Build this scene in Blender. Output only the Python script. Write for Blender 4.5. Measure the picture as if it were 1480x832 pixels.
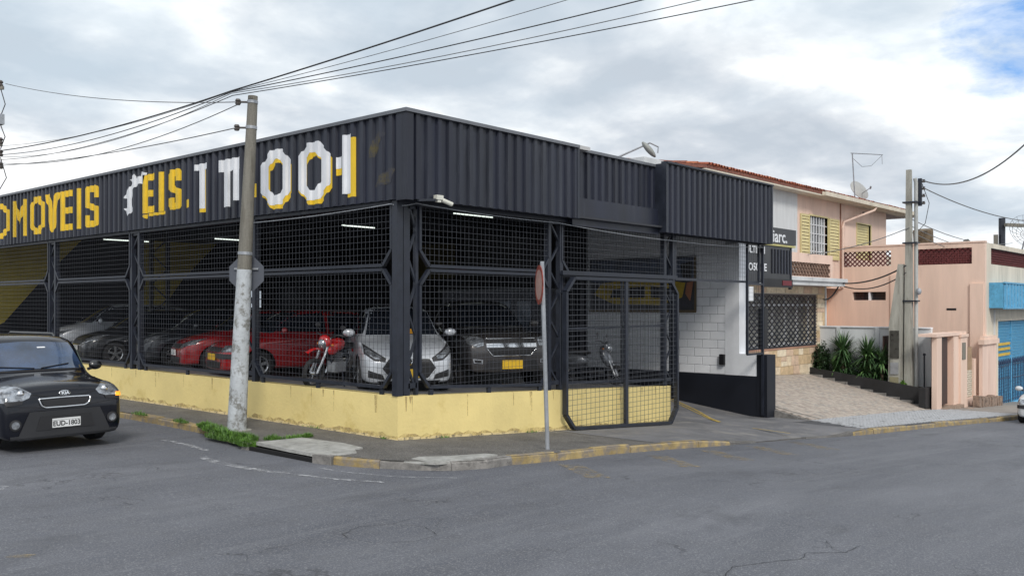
import bpy, bmesh, math, random
from math import pi, sin, cos, radians
from mathutils import Vector, Matrix
from mathutils.bvhtree import BVHTree
random.seed(7)
for o in list(bpy.data.objects): bpy.data.objects.remove(o)
S = bpy.context.scene
COL = S.collection
# ------------------------------------------------------------------ camera
cam = bpy.data.cameras.new('camera'); camo = bpy.data.objects.new('camera', cam); COL.objects.link(camo)
camo.location = (-9.24, -10.54, 2.1); camo.rotation_euler = (pi/2, 0, radians(-48.5))
cam.sensor_width = 36; cam.lens = 31.55; cam.shift_y = .0162; cam.clip_end = 3000
S.camera = camo
S.render.resolution_x = 1024; S.render.resolution_y = 575
S.view_settings.view_transform = 'Standard'; S.view_settings.look = 'None'
S.view_settings.exposure = 0.38; S.view_settings.gamma = 1
# ------------------------------------------------------------------ sun
SUN_EL, SUN_AZ = radians(40), radians(-128)      # azimuth measured from +X, towards the sun
sd = bpy.data.lights.new('sun', 'SUN'); sd.energy = 1.6; sd.angle = radians(14); sd.color = (1, .95, .87)
so = bpy.data.objects.new('sun', sd); COL.objects.link(so)
sv = Vector((cos(SUN_EL)*cos(SUN_AZ), cos(SUN_EL)*sin(SUN_AZ), sin(SUN_EL)))
so.rotation_euler = sv.to_track_quat('Z', 'Y').to_euler(); so.location = (0, 0, 40)
# ------------------------------------------------------------------ world: sky with broken grey cloud
W = bpy.data.worlds.new('World'); S.world = W; W.use_nodes = True
def N(nt, t, **k):
    n = nt.nodes.new(t)
    for a, b in k.items(): setattr(n, a, b)
    return n
def mathn(nt, op, a, b=None, c=None, clamp=False):
    n = N(nt, 'ShaderNodeMath', operation=op); n.use_clamp = clamp
    for i, v in enumerate((a, b, c)):
        if v is None: continue
        if isinstance(v, (int, float)): n.inputs[i].default_value = v
        else: nt.links.new(v, n.inputs[i])
    return n.outputs[0]
def ramp(nt, fac, stops, interp='LINEAR'):
    n = N(nt, 'ShaderNodeValToRGB'); cr = n.color_ramp; cr.interpolation = interp
    while len(cr.elements) < len(stops): cr.elements.new(.5)
    for e, (p, c) in zip(cr.elements, stops):
        e.position = p; e.color = (c, c, c, 1) if isinstance(c, (int, float)) else (*c, 1)
    nt.links.new(fac, n.inputs[0]); return n.outputs[0]
def mixc(nt, f, a, b, blend='MIX'):
    n = N(nt, 'ShaderNodeMix', data_type='RGBA', blend_type=blend)
    for i, v in ((0, f), (6, a), (7, b)):
        if isinstance(v, (int, float)): n.inputs[i].default_value = v
        elif isinstance(v, tuple): n.inputs[i].default_value = (*v, 1)
        else: nt.links.new(v, n.inputs[i])
    return n.outputs[2]
nt = W.node_tree; nt.nodes.clear()
tc = N(nt, 'ShaderNodeTexCoord'); sep = N(nt, 'ShaderNodeSeparateXYZ'); nt.links.new(tc.outputs['Generated'], sep.inputs[0])
zc = mathn(nt, 'ADD', mathn(nt, 'MAXIMUM', sep.outputs[2], 0.0), .22)
cu = N(nt, 'ShaderNodeCombineXYZ')
nt.links.new(mathn(nt, 'DIVIDE', sep.outputs[0], zc), cu.inputs[0]); nt.links.new(mathn(nt, 'DIVIDE', sep.outputs[1], zc), cu.inputs[1])
def wnoise(scale, detail, off, rough=.55, dist=0.0):
    m = N(nt, 'ShaderNodeMapping'); m.inputs['Location'].default_value = off; nt.links.new(cu.outputs[0], m.inputs[0])
    n = N(nt, 'ShaderNodeTexNoise'); n.inputs['Scale'].default_value = scale; n.inputs['Detail'].default_value = detail
    n.inputs['Roughness'].default_value = rough; n.inputs['Distortion'].default_value = dist
    nt.links.new(m.outputs[0], n.inputs[0]); return n.outputs[0]
n1 = wnoise(1.25, 8, (3.1, 1.7, 0), .52, .25); n2 = wnoise(.8, 5, (7.7, 4.1, 2), .5); n3 = wnoise(3.2, 7, (1.3, 9.1, 5), .55, .2)
shade = mathn(nt, 'ADD', mathn(nt, 'MULTIPLY', n1, .62), mathn(nt, 'MULTIPLY', n3, .38))
cloud = ramp(nt, shade, [(.40, (4.4, 4.9, 5.5)), (.46, (5.4, 5.8, 6.3)), (.515, (7.0, 7.25, 7.5)), (.56, (9.0, 9.1, 9.2))])
haze = ramp(nt, n2, [(.44, 0.0), (.62, 1.0)])
cloud = mixc(nt, mathn(nt, 'MULTIPLY', haze, .35), cloud, (4.9, 6.2, 7.2))
sky = N(nt, 'ShaderNodeTexSky', sky_type='NISHITA'); sky.sun_disc = False; sky.sun_elevation = SUN_EL
sky.sun_rotation = pi/2 - SUN_AZ
cover = ramp(nt, mathn(nt, 'ADD', mathn(nt, 'MULTIPLY', n1, .7), mathn(nt, 'MULTIPLY', n3, .3)), [(.27, 0.0), (.32, 1.0)])
hd = Vector((.749+.6626*.60, .6626-.749*.60, .335)).normalized()
dp = N(nt, 'ShaderNodeVectorMath', operation='DOT_PRODUCT'); nt.links.new(tc.outputs['Generated'], dp.inputs[0]); dp.inputs[1].default_value = hd
n5 = wnoise(7.0, 9, (2.2, 6.1, 4), .62, .3)
hole = mathn(nt, 'MULTIPLY', ramp(nt, mathn(nt, 'ADD', dp.outputs['Value'], mathn(nt, 'MULTIPLY', mathn(nt, 'SUBTRACT', n5, .5), .010)), [(.99945, 0.0), (.9998, 1.0)]), .95)
cover = mathn(nt, 'MULTIPLY', cover, mathn(nt, 'SUBTRACT', 1.0, hole))
skyc = mixc(nt, cover, mixc(nt, .6, sky.outputs[0], (1.3, 3.6, 8.2)), cloud)
bg = N(nt, 'ShaderNodeBackground'); bg.inputs[1].default_value = .1; nt.links.new(skyc, bg.inputs[0])
wo = N(nt, 'ShaderNodeOutputWorld'); nt.links.new(bg.outputs[0], wo.inputs[0])

# ------------------------------------------------------------------ materials
MATS = {}
def mat(name, col, rough=.6, metal=0.0, var=.12, scale=2.0, bump=.0, bscale=60, coat=0.0, emit=None, dirt=None, streak=False, spec=.5, dirt_t=(.5, .68), speck=None):
    """procedural material; var = brightness variation; dirt = colour of worn/stained patches"""
    if name in MATS: return MATS[name]
    m = bpy.data.materials.new(name); m.use_nodes = True; t = m.node_tree; b = t.nodes['Principled BSDF']
    b.inputs['Roughness'].default_value = rough; b.inputs['Metallic'].default_value = metal
    b.inputs['Coat Weight'].default_value = coat; b.inputs['Coat Roughness'].default_value = .04
    b.inputs['Specular IOR Level'].default_value = spec
    g = N(t, 'ShaderNodeNewGeometry'); mp = N(t, 'ShaderNodeMapping'); t.links.new(g.outputs['Position'], mp.inputs[0])
    if streak: mp.inputs['Scale'].default_value = (1, 1, .12)
    n = N(t, 'ShaderNodeTexNoise'); n.inputs['Scale'].default_value = scale; n.inputs['Detail'].default_value = 8; n.inputs['Roughness'].default_value = .65
    t.links.new(mp.outputs[0], n.inputs[0])
    lo = tuple(max(0, c*(1-var*1.6)) for c in col); hi = tuple(min(1, c*(1+var*1.6)) for c in col)
    c = ramp(t, n.outputs[0], [(.3, lo), (.7, hi)])
    if dirt:
        d = N(t, 'ShaderNodeTexNoise'); d.inputs['Scale'].default_value = scale*1.7; d.inputs['Detail'].default_value = 10; d.inputs['Roughness'].default_value = .7
        mo = N(t, 'ShaderNodeMapping'); mo.inputs['Location'].default_value = (11, 5, 3); t.links.new(mp.outputs[0], mo.inputs[0]); t.links.new(mo.outputs[0], d.inputs[0])
        c = mixc(t, ramp(t, d.outputs[0], [(dirt_t[0], 0.0), (dirt_t[1], 1.0)]), c, dirt)
    if speck:
        for sc_n, lo_, hi_ in ((38, .50, .66), (90, .52, .62)):
            k_ = N(t, 'ShaderNodeTexNoise'); k_.inputs['Scale'].default_value = sc_n; k_.inputs['Detail'].default_value = 3; k_.inputs['Roughness'].default_value = .8
            t.links.new(g.outputs['Position'], k_.inputs[0]); c = mixc(t, mathn(t, 'MULTIPLY', ramp(t, k_.outputs[0], [(lo_, 0.0), (hi_, 1.0)]), .75), c, speck)
            speck = tuple(q*.28 for q in speck) if sc_n == 38 else speck
    t.links.new(c, b.inputs['Base Color'])
    if bump:
        q = N(t, 'ShaderNodeTexNoise'); q.inputs['Scale'].default_value = bscale; q.inputs['Detail'].default_value = 4
        t.links.new(g.outputs['Position'], q.inputs[0])
        bp = N(t, 'ShaderNodeBump'); bp.inputs['Strength'].default_value = bump; bp.inputs['Distance'].default_value = .02
        t.links.new(q.outputs[0], bp.inputs['Height']); t.links.new(bp.outputs[0], b.inputs['Normal'])
    rr = ramp(t, n.outputs[0], [(.3, max(0, rough-.07)), (.7, min(1, rough+.07))]); t.links.new(rr, b.inputs['Roughness'])
    if emit:
        b.inputs['Emission Color'].default_value = (*emit[0], 1); b.inputs['Emission Strength'].default_value = emit[1]
    MATS[name] = m; return m
def asphalt():
    m = bpy.data.materials.new('asphalt'); m.use_nodes = True; t = m.node_tree; b = t.nodes['Principled BSDF']
    g = N(t, 'ShaderNodeNewGeometry'); P = g.outputs['Position']
    def noi(s, d=6, r=.6, sc=(1, 1, 1), dist=0.0):
        mp = N(t, 'ShaderNodeMapping'); mp.inputs['Scale'].default_value = sc; t.links.new(P, mp.inputs[0])
        n = N(t, 'ShaderNodeTexNoise'); n.inputs['Scale'].default_value = s; n.inputs['Detail'].default_value = d; n.inputs['Roughness'].default_value = r; n.inputs['Distortion'].default_value = dist
        t.links.new(mp.outputs[0], n.inputs[0]); return n.outputs[0]
    big = noi(.35, 6, .6, (.45, 1.6, 1)); mid = noi(2.2, 8, .7); fine = noi(55, 3, .8); grit = noi(160, 2, .8)
    c = ramp(t, big, [(.32, (.094, .100, .120)), (.5, (.124, .131, .153)), (.68, (.165, .172, .196))])
    c = mixc(t, mathn(t, 'MULTIPLY', ramp(t, mid, [(.3, 1.0), (.55, 0.0)]), .45), c, (.085, .088, .10))
    c = mixc(t, mathn(t, 'MULTIPLY', ramp(t, fine, [(.52, 0.0), (.62, 1.0)]), .6), c, (.32, .325, .335))
    c = mixc(t, mathn(t, 'MULTIPLY', ramp(t, grit, [(.3, 1.0), (.46, 0.0)]), .5), c, (.05, .05, .058))
    v = N(t, 'ShaderNodeTexVoronoi', feature='DISTANCE_TO_EDGE'); v.inputs['Scale'].default_value = .55; v.inputs['Randomness'].default_value = 1
    mp = N(t, 'ShaderNodeMapping'); t.links.new(P, mp.inputs[0])
    wv = N(t, 'ShaderNodeTexNoise'); wv.inputs['Scale'].default_value = 3; wv.inputs['Detail'].default_value = 6; t.links.new(P, wv.inputs[0])
    add = N(t, 'ShaderNodeVectorMath', operation='ADD'); sc = N(t, 'ShaderNodeVectorMath', operation='SCALE'); sc.inputs['Scale'].default_value = .7
    t.links.new(wv.outputs['Color'], sc.inputs[0]); t.links.new(P, add.inputs[0]); t.links.new(sc.outputs[0], add.inputs[1]); t.links.new(add.outputs[0], v.inputs['Vector'])
    crack = mathn(t, 'MULTIPLY', ramp(t, v.outputs['Distance'], [(.002, 1.0), (.009, 0.0)]), ramp(t, noi(.5, 3), [(.52, 0.0), (.6, 1.0)]))
    c = mixc(t, mathn(t, 'MULTIPLY', crack, .6), c, (.03, .03, .035))
    # light dusty streaks worn along the wheel tracks
    st = noi(.9, 8, .75, (.16, 2.6, 1), .6)
    c = mixc(t, mathn(t, 'MULTIPLY', ramp(t, st, [(.52, 0.0), (.74, 1.0)]), .45), c, (.22, .228, .245))
    c = mixc(t, mathn(t, 'MULTIPLY', ramp(t, noi(.8, 6, .7, (.5, 1.2, 1), .8), [(.56, 0.0), (.70, 1.0)]), .5), c, (.075, .078, .088))
    t.links.new(c, b.inputs['Base Color'])
    t.links.new(ramp(t, mid, [(.3, .62), (.7, .86)]), b.inputs['Roughness']); b.inputs['Specular IOR Level'].default_value = .35
    bp = N(t, 'ShaderNodeBump'); bp.inputs['Strength'].default_value = .5; bp.inputs['Distance'].default_value = .012
    h = mathn(t, 'ADD', fine, mathn(t, 'MULTIPLY', grit, .6)); t.links.new(h, bp.inputs['Height']); t.links.new(bp.outputs[0], b.inputs['Normal'])
    return m
def worn(name, col, under=None, lo=.45, hi=.6, scale=9):
    m = bpy.data.materials.new(name); m.use_nodes = True; t = m.node_tree; b = t.nodes['Principled BSDF']
    g = N(t, 'ShaderNodeNewGeometry'); n = N(t, 'ShaderNodeTexNoise'); n.inputs['Scale'].default_value = scale; n.inputs['Detail'].default_value = 10; n.inputs['Roughness'].default_value = .75
    t.links.new(g.outputs['Position'], n.inputs[0])
    f = ramp(t, n.outputs[0], [(lo, 0.0), (hi, 1.0)]); b.inputs['Roughness'].default_value = .8
    if under is None:
        b.inputs['Base Color'].default_value = (*col, 1); t.links.new(f, b.inputs['Alpha'])
    else: t.links.new(mixc(t, f, under, col), b.inputs['Base Color'])
    return m
ASPH = asphalt()
WORNW = worn('worn white paint', (.42, .43, .45), lo=.44, hi=.60); WORNY = worn('worn yellow paint', (.36, .28, .15), lo=.46, hi=.70)
WORNY2 = worn('yellow line paint', (.5, .36, .08), None, .30, .5)
M_PAVE = mat('rough pavement concrete', (.105, .10, .097), .85, var=.3, scale=1.5, bump=.8, bscale=45, dirt=(.17, .16, .148), dirt_t=(.52, .72), speck=(.30, .29, .27))
M_DRIVE = mat('smooth driveway concrete', (.15, .15, .16), .75, var=.2, scale=1.0, bump=.3, bscale=60, dirt=(.24, .23, .22))
M_EARTH = mat('earth', (.10, .085, .06), .95, var=.3, scale=3, bump=.5)
M_KERB = mat('yellow kerb paint', (.36, .27, .12), .85, var=.25, scale=3, bump=.5, bscale=50, dirt=(.22, .19, .16), dirt_t=(.44, .58))
M_KERBG = mat('grey kerb concrete', (.22, .21, .20), .85, var=.25, scale=6, bump=.5, bscale=50, dirt=(.11, .105, .10))
M_SLAB = mat('pale slab concrete', (.36, .36, .345), .8, var=.18, scale=4, bump=.4, dirt=(.22, .22, .20))
M_YWALL = mat('yellow wall paint', (.80, .65, .28), .7, var=.06, scale=1.0, bump=.25, bscale=18, dirt=(.62, .47, .15), dirt_t=(.57, .78))
M_GRIME = worn('grime', (.13, .11, .08), (.62, .50, .26), .50, .62, 6)
M_NAVY = mat('dark grey cladding paint', (.015, .018, .032), .42, var=.28, scale=1.6, streak=True, bump=.06, bscale=7, spec=.45, dirt=(.040, .045, .062), dirt_t=(.55, .75))
M_FRAME = mat('charcoal steel paint', (.018, .022, .034), .42, var=.2, scale=5, spec=.5)
M_CAP = mat('grey flashing', (.17, .18, .20), .4, metal=.4, var=.1, scale=3)
M_WIRE = mat('fence wire', (.065, .070, .084), .5, metal=.1, var=.1)
M_DARKW = mat('black wall paint', (.006, .008, .015), .55, var=.2, scale=1, bump=.05)
M_WHITEB = mat('white block paint', (.80, .82, .86), .6, var=.05, scale=1.2, bump=.15, bscale=30)
M_WHITES = mat('white smooth paint', (.80, .82, .86), .6, var=.05, scale=1.5, bump=.05)
M_MORTAR = mat('mortar', (.42, .43, .46), .9, var=.15, bump=.3)
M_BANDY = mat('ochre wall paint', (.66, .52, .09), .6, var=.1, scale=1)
M_LETY = mat('yellow lettering', (.78, .52, .02), .5, var=.06, scale=3)
M_LETW = mat('white lettering', (.72, .74, .78), .5, var=.05, scale=3)
M_FLOOR = mat('lot floor concrete', (.16, .16, .165), .55, var=.15, scale=1.2, bump=.1, dirt=(.10, .10, .105))
M_ROOFIN = mat('dark roof sheet', (.03, .032, .04), .6)
M_TUBE = mat('lit tube', (.9, .95, .9), .4, emit=((.9, 1, .92), 1.1))
M_GREYC = mat('weathered pole concrete', (.20, .19, .165), .9, var=.25, scale=5, streak=True, bump=.5, bscale=40, dirt=(.12, .11, .09))
M_GREYP = mat('pale pole concrete', (.34, .335, .30), .9, var=.18, scale=5, streak=True, bump=.4, bscale=40, dirt=(.22, .21, .18))
M_POLEW = mat('flaking grey white pole paint', (.46, .49, .52), .8, var=.12, scale=4, bump=.5, bscale=30, dirt=(.20, .20, .19), dirt_t=(.50, .60))
M_GALV = mat('galvanised steel', (.36, .38, .41), .45, metal=.5, var=.12, scale=6)
M_RUST = mat('rusty red paint', (.30, .06, .045), .7, var=.3, scale=10, dirt=(.16, .07, .04))
M_SIGNBK = mat('sign back', (.085, .095, .12), .5, var=.1)
M_SIGNF = mat('faded sign face', (.50, .32, .28), .6, var=.15, scale=8)
M_CABLE = mat('black cable', (.035, .035, .038), .6)
M_CABLEG = mat('grey cable', (.16, .165, .17), .6)
M_RUBBER = mat('tyre rubber', (.018, .018, .02), .8, var=.2, scale=12)
M_ALLOY = mat('alloy', (.55, .56, .58), .28, metal=.9, var=.05)
M_PLAST = mat('black plastic', (.018, .018, .021), .55)
M_PLASTG = mat('grey bumper plastic', (.024, .025, .029), .6, var=.1)
M_GLASS = mat('dark car glass', (.012, .016, .024), .05, var=.0, spec=.9, coat=.6)
M_GLASSB = mat('windscreen glass with painted reflection', (.022, .045, .10), .07, var=.35, scale=2.5, spec=1.0, coat=1.0)  # bluish reflection put into the mottled base colour, besides the real gloss
M_CHROME = mat('chrome', (.75, .76, .78), .12, metal=1.0, var=.02)
M_LAMP = mat('headlamp glass', (.30, .32, .35), .08, metal=.6, var=.6, scale=11, coat=1.0)
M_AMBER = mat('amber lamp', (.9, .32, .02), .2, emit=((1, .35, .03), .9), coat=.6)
M_PLATEW = mat('white plate', (.72, .73, .74), .4, var=.04)
M_PLATEY = mat('yellow plate', (.80, .50, .03), .4, var=.04)
M_BLK = mat('black print', (.01, .01, .012), .5)
M_UNDER = mat('underbody black', (.006, .006, .007), .9)
def paint(name, col, metal=.35, coat=1.0): return mat(name, col, .32, metal=metal, var=.03, scale=3, coat=coat)
P_KIA = mat('black blue car paint', (.004, .005, .010), .16, var=.03, scale=3, coat=.35, spec=.35)
P_SILVER = paint('silver car paint', (.58, .61, .66), .25)
P_BROWN = paint('brown grey car paint', (.055, .050, .050), .5)
P_RED = paint('red car paint', (.32, .008, .012), .1)
P_DARK = paint('graphite car paint', (.03, .035, .045), .4)
P_BLACK = paint('black car paint', (.008, .009, .012), .2)
P_WHITE = paint('white car paint', (.62, .64, .66), 0.0)
M_STONES = [mat('sandstone %s' % n, c, .8, var=.14, scale=7, bump=.4, bscale=30) for n, c in (('pale', (.70, .58, .42)), ('tan', (.60, .45, .28)), ('pink', (.62, .46, .34)), ('cream', (.76, .66, .50)))]
M_PINK = mat('salmon render', (.76, .57, .47), .8, var=.07, scale=1.6, streak=True, bump=.15, bscale=30, dirt=(.68, .49, .40), dirt_t=(.55, .8))
M_PINK2 = mat('pale pink render', (.76, .57, .48), .8, var=.07, scale=1.6, streak=True, bump=.15, dirt=(.58, .38, .31), dirt_t=(.55, .8))
M_ORANGE = mat('orange render', (.72, .40, .24), .8, var=.06, scale=1.2)
M_CREAM = mat('cream render', (.66, .60, .50), .8, var=.09, scale=1.8, streak=True, bump=.1, dirt=(.50, .46, .38))
M_WHITEW = mat('stained white render', (.60, .62, .64), .8, var=.08, scale=1.8, streak=True, bump=.12, dirt=(.36, .37, .36), dirt_t=(.6, .72))
M_YSHUT = mat('pale yellow shutter paint', (.62, .54, .28), .6, var=.08, scale=4)
M_TERRA = [mat('terracotta tile %s' % n, c, .8, var=.25, scale=9, bump=.3) for n, c in (('red', (.34, .10, .055)), ('brown', (.22, .085, .06)), ('orange', (.42, .15, .08)))]
M_MAROON = mat('maroon breeze block', (.12, .028, .030), .8, var=.2, scale=6)
M_BLUE = mat('blue metal paint', (.10, .36, .58), .5, var=.12, scale=5, dirt=(.07, .24, .40))
M_BLUED = mat('dark blue paint', (.015, .04, .10), .5)
M_BROWND = mat('dark brown door', (.055, .028, .022), .6, var=.2)
M_PAVER = [mat('driveway paver %s' % n, c, .85, var=.18, scale=9, bump=.3) for n, c in (('beige', (.44, .385, .335)), ('pinkish', (.38, .325, .285)), ('grey', (.34, .315, .29)))]
M_PJOINT = mat('paver joint', (.14, .12, .10), .95, var=.2)
M_TILEW = mat('pale paving tile', (.40, .41, .43), .8, var=.15, scale=8, bump=.3)
M_TILED = mat('dark paving tile', (.07, .072, .08), .8, var=.2, scale=8, bump=.3)
M_LEAF = mat('yucca leaf', (.045, .10, .035), .5, var=.45, scale=6)
M_LEAF2 = mat('bush leaf', (.022, .055, .018), .55, var=.5, scale=8)
M_GRASS = mat('grass blade', (.10, .21, .03), .6, var=.4, scale=5)
M_TRUNK = mat('trunk bark', (.12, .09, .06), .9, var=.3, scale=10, bump=.5)

# ------------------------------------------------------------------ mesh helpers
ORG = {}
class MB:
    def __init__(s): s.v = []; s.f = []; s.mi = []
    def add(s, vs, fs, m=0):
        n = len(s.v); s.v += [tuple(p) for p in vs]; s.f += [tuple(i+n for i in f) for f in fs]; s.mi += [m]*len(fs); return s
    def box(s, x0, x1, y0, y1, z0, z1, m=0):
        return s.add([(x0,y0,z0),(x1,y0,z0),(x1,y1,z0),(x0,y1,z0),(x0,y0,z1),(x1,y0,z1),(x1,y1,z1),(x0,y1,z1)],
                     [(0,3,2,1),(4,5,6,7),(0,1,5,4),(1,2,6,5),(2,3,7,6),(3,0,4,7)], m)
    def hexa(s, p, m=0):   # 8 points: bottom loop then top loop
        return s.add(p, [(0,3,2,1),(4,5,6,7),(0,1,5,4),(1,2,6,5),(2,3,7,6),(3,0,4,7)], m)
    def bar(s, a, b, w, h=None, m=0, up=(0, 0, 1)):
        a = Vector(a); b = Vector(b); h = h or w; d = (b-a).normalized(); u = Vector(up)
        if abs(d.dot(u)) > .98: u = Vector((1, 0, 0))
        r = d.cross(u).normalized()*(w/2); t = r.cross(d).normalized()*(h/2)
        return s.hexa([a-r-t, a+r-t, b+r-t, b-r-t, a-r+t, a+r+t, b+r+t, b-r+t], m)
    def tube(s, pts, r, n=8, m=0, closed=False):
        pts = [Vector(p) for p in pts]; L = len(pts); rr = r if isinstance(r, (list, tuple)) else [r]*L; rings = []; prev = None
        for i, p in enumerate(pts):
            if closed: d = (pts[(i+1) % L]-pts[i-1])
            else: d = pts[min(i+1, L-1)]-pts[max(i-1, 0)]
            d.normalize()
            if prev is None:
                u = Vector((0, 0, 1)) if abs(d.z) < .95 else Vector((1, 0, 0)); a = d.cross(u).normalized()
            else: a = (prev-d*prev.dot(d)).normalized()
            prev = a; c = d.cross(a)
            rings.append([p+(a*cos(2*pi*k/n)+c*sin(2*pi*k/n))*rr[i] for k in range(n)])
        vs = [q for g in rings for q in g]; fs = []
        for i in range(L if closed else L-1):
            j = (i+1) % L
            for k in range(n): fs.append((i*n+k, i*n+(k+1) % n, j*n+(k+1) % n, j*n+k))
        if not closed: fs += [tuple(range(n))[::-1], tuple(range((L-1)*n, L*n))]
        return s.add(vs, fs, m)
    def lathe(s, prof, n=24, c=(0, 0, 0), axis='y', m=0, closed=False):
        vs = []; fs = []; P = len(prof)
        for k in range(n):
            a = 2*pi*k/n
            for r, h in prof:
                x, y = r*cos(a), r*sin(a)
                p = {'y': (x, h, y), 'z': (x, y, h), 'x': (h, x, y)}[axis]
                vs.append((p[0]+c[0], p[1]+c[1], p[2]+c[2]))
        for k in range(n):
            q = (k+1) % n
            for i in range(P if closed else P-1): fs.append((k*P+i, k*P+(i+1) % P, q*P+(i+1) % P, q*P+i))
        return s.add(vs, fs, m)
    def ell(s, c, r, n=12, k=8, m=0, rot=None):
        vs = []; fs = []; c = Vector(c)
        for i in range(k+1):
            t = pi*i/k
            for j in range(n):
                a = 2*pi*j/n; p = Vector((r[0]*sin(t)*cos(a), r[1]*sin(t)*sin(a), r[2]*cos(t)))
                if rot: p = rot @ p
                vs.append(c+p)
        for i in range(k):
            for j in range(n): fs.append((i*n+j, (i+1)*n+j, (i+1)*n+(j+1) % n, i*n+(j+1) % n))
        return s.add(vs, fs, m)
    def prism(s, poly, axis, a, b, m=0):
        n = len(poly)
        def P(u, v, w): return {'x': (w, u, v), 'y': (u, w, v), 'z': (u, v, w)}[axis]
        vs = [P(u, v, a) for u, v in poly]+[P(u, v, b) for u, v in poly]
        return s.add(vs, [tuple(range(n))[::-1], tuple(range(n, 2*n))]+[(i, (i+1) % n, n+(i+1) % n, n+i) for i in range(n)], m)
    def mesh(s, name, mats, smooth=False, fix=True, org=None):
        me = bpy.data.meshes.new(name)
        o = org or Vector((0, 0, 0))
        me.from_pydata([(p[0]-o[0], p[1]-o[1], p[2]-o[2]) for p in s.v], [], s.f)
        for x in (mats if isinstance(mats, (list, tuple)) else [mats]): me.materials.append(x)
        me.polygons.foreach_set('material_index', s.mi)
        if fix:
            bm = bmesh.new(); bm.from_mesh(me); bmesh.ops.remove_doubles(bm, verts=bm.verts, dist=1e-5) if smooth else None
            bmesh.ops.recalc_face_normals(bm, faces=bm.faces); bm.to_mesh(me); bm.free()
        if smooth:
            me.polygons.foreach_set('use_smooth', [True]*len(me.polygons))
            if smooth != 'all': me.set_sharp_from_angle(angle=radians(38))
        me.update(); return me
    def build(s, name, mats, parent=None, smooth=False, fix=True, kind=None, label=None, org=None):
        if parent: org = ORG.get(parent.name, Vector((0, 0, 0)))
        org = Vector(org) if org is not None else Vector((0, 0, 0))
        o = bpy.data.objects.new(name, s.mesh(name, mats, smooth, fix, org)); COL.objects.link(o)
        if parent: o.parent = parent
        else: o.location = org
        ORG[o.name] = org
        if kind: o['kind'] = kind
        if label: o['label'] = label
        return o
def thing(name, label, cat, loc=(0, 0, 0), group=None):
    o = bpy.data.objects.new(name, None); COL.objects.link(o); o.location = loc; o.empty_display_size = .2
    ORG[o.name] = Vector(loc); tag(o, label, cat, group); return o
def tag(o, label, cat, group=None):
    o['label'] = label; o['category'] = cat
    if group: o['group'] = group
    return o
def piece(name, me, parent, loc=(0, 0, 0), rot=None, scale=None):
    o = bpy.data.objects.new(name, me); COL.objects.link(o); o.parent = parent
    o.location = Vector(loc)-ORG.get(parent.name, Vector((0, 0, 0)))
    if rot: o.rotation_euler = rot
    if scale: o.scale = scale
    ORG[o.name] = Vector(loc); return o
def copy_tree(o, parent=None):
    c = o.copy(); COL.objects.link(c)
    if parent: c.parent = parent
    for ch in o.children: copy_tree(ch, c)
    return c
def text_mesh(txt, size, m, extr=.002, bold=0.0, sx=1.0):
    cu = bpy.data.curves.new('txt', 'FONT'); cu.body = txt; cu.size = size; cu.extrude = extr; cu.align_x = 'CENTER'; cu.align_y = 'CENTER'; cu.offset = bold
    cu.resolution_u = 3
    o = bpy.data.objects.new('txt', cu); COL.objects.link(o); dg = bpy.context.evaluated_depsgraph_get(); dg.update()
    me = bpy.data.meshes.new_from_object(o.evaluated_get(dg)); bpy.data.objects.remove(o); me.materials.clear(); me.materials.append(m)
    for v in me.vertices: v.co.x *= sx
    return me
def lerp(a, b, t): return a+(b-a)*t
def interp(pts, x):
    if x <= pts[0][0]: return pts[0][1]
    for (a, b), (c, d) in zip(pts, pts[1:]):
        if x <= c: return b+(d-b)*(x-a)/(c-a)
    return pts[-1][1]
GZ = [(-300, .6), (-30, .5), (-9, .2), (0, 0), (10, -.67), (30, -1.83), (40, -2.4), (80, -4), (900, -4)]
def gz(x): return interp(GZ, x)
def fz(x): return .64-.047*x        # showroom floor
def resample(pl, n):
    pl = [Vector(p) for p in pl]; ls = [0]
    for a, b in zip(pl, pl[1:]): ls.append(ls[-1]+(b-a).length)
    out = []
    for i in range(n):
        t = ls[-1]*i/(n-1)
        for k in range(len(pl)-1):
            if t <= ls[k+1]+1e-9: out.append(pl[k].lerp(pl[k+1], (t-ls[k])/max(1e-9, ls[k+1]-ls[k]))); break
    return out
# ================================================================== GROUND
def grid_sheet(name, m, xs, ys, zf, kind='structure'):
    b = MB(); b.v = [(x, y, zf(x, y)) for y in ys for x in xs]; n = len(xs)
    b.f = [(j*n+i, j*n+i+1, (j+1)*n+i+1, (j+1)*n+i) for j in range(len(ys)-1) for i in range(n-1)]; b.mi = [0]*len(b.f)
    return b.build(name, m, kind=kind, smooth='all', fix=False)
grid_sheet('ground', M_EARTH, [-900, -300, -30, -9, 0, 10, 30, 40, 80, 900], [-900, 0, 900], lambda x, y: gz(x)-.4)
grid_sheet('road', ASPH, [-120, -30, -16, -9, -5, -2.5, 0, 2.5, 5, 7.5, 10, 15, 20, 30, 40, 60, 80, 150], [-60, -20, -5, 60], lambda x, y: gz(x)-.12)
KERB = [(-1.2, 40), (-1.2, 13), (-1.22, 6.8), (-1.21, 5.2), (-1.27, 3.4), (-1.60, 1.9), (-1.70, 1.0), (-1.74, .14), (-1.62, -.8), (-1.33, -1.46),
        (-.98, -2.0), (-.42, -2.24), (.68, -2.30), (2.53, -2.22), (4.1, -2.27), (5.94, -2.45), (8.5, -2.6), (9.4, -2.7), (11.5, -2.98), (15.9, -3.2), (21.7, -3.7), (30, -4.2), (60, -5)]
KR = resample([(x, y, 0) for x, y in KERB], 240)
def drop(x): return .105*max(0, min(1, (x-5.2)/1.6))*max(0, min(1, (11.3-x)/1.0))     # lowered kerb at the driveway
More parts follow.
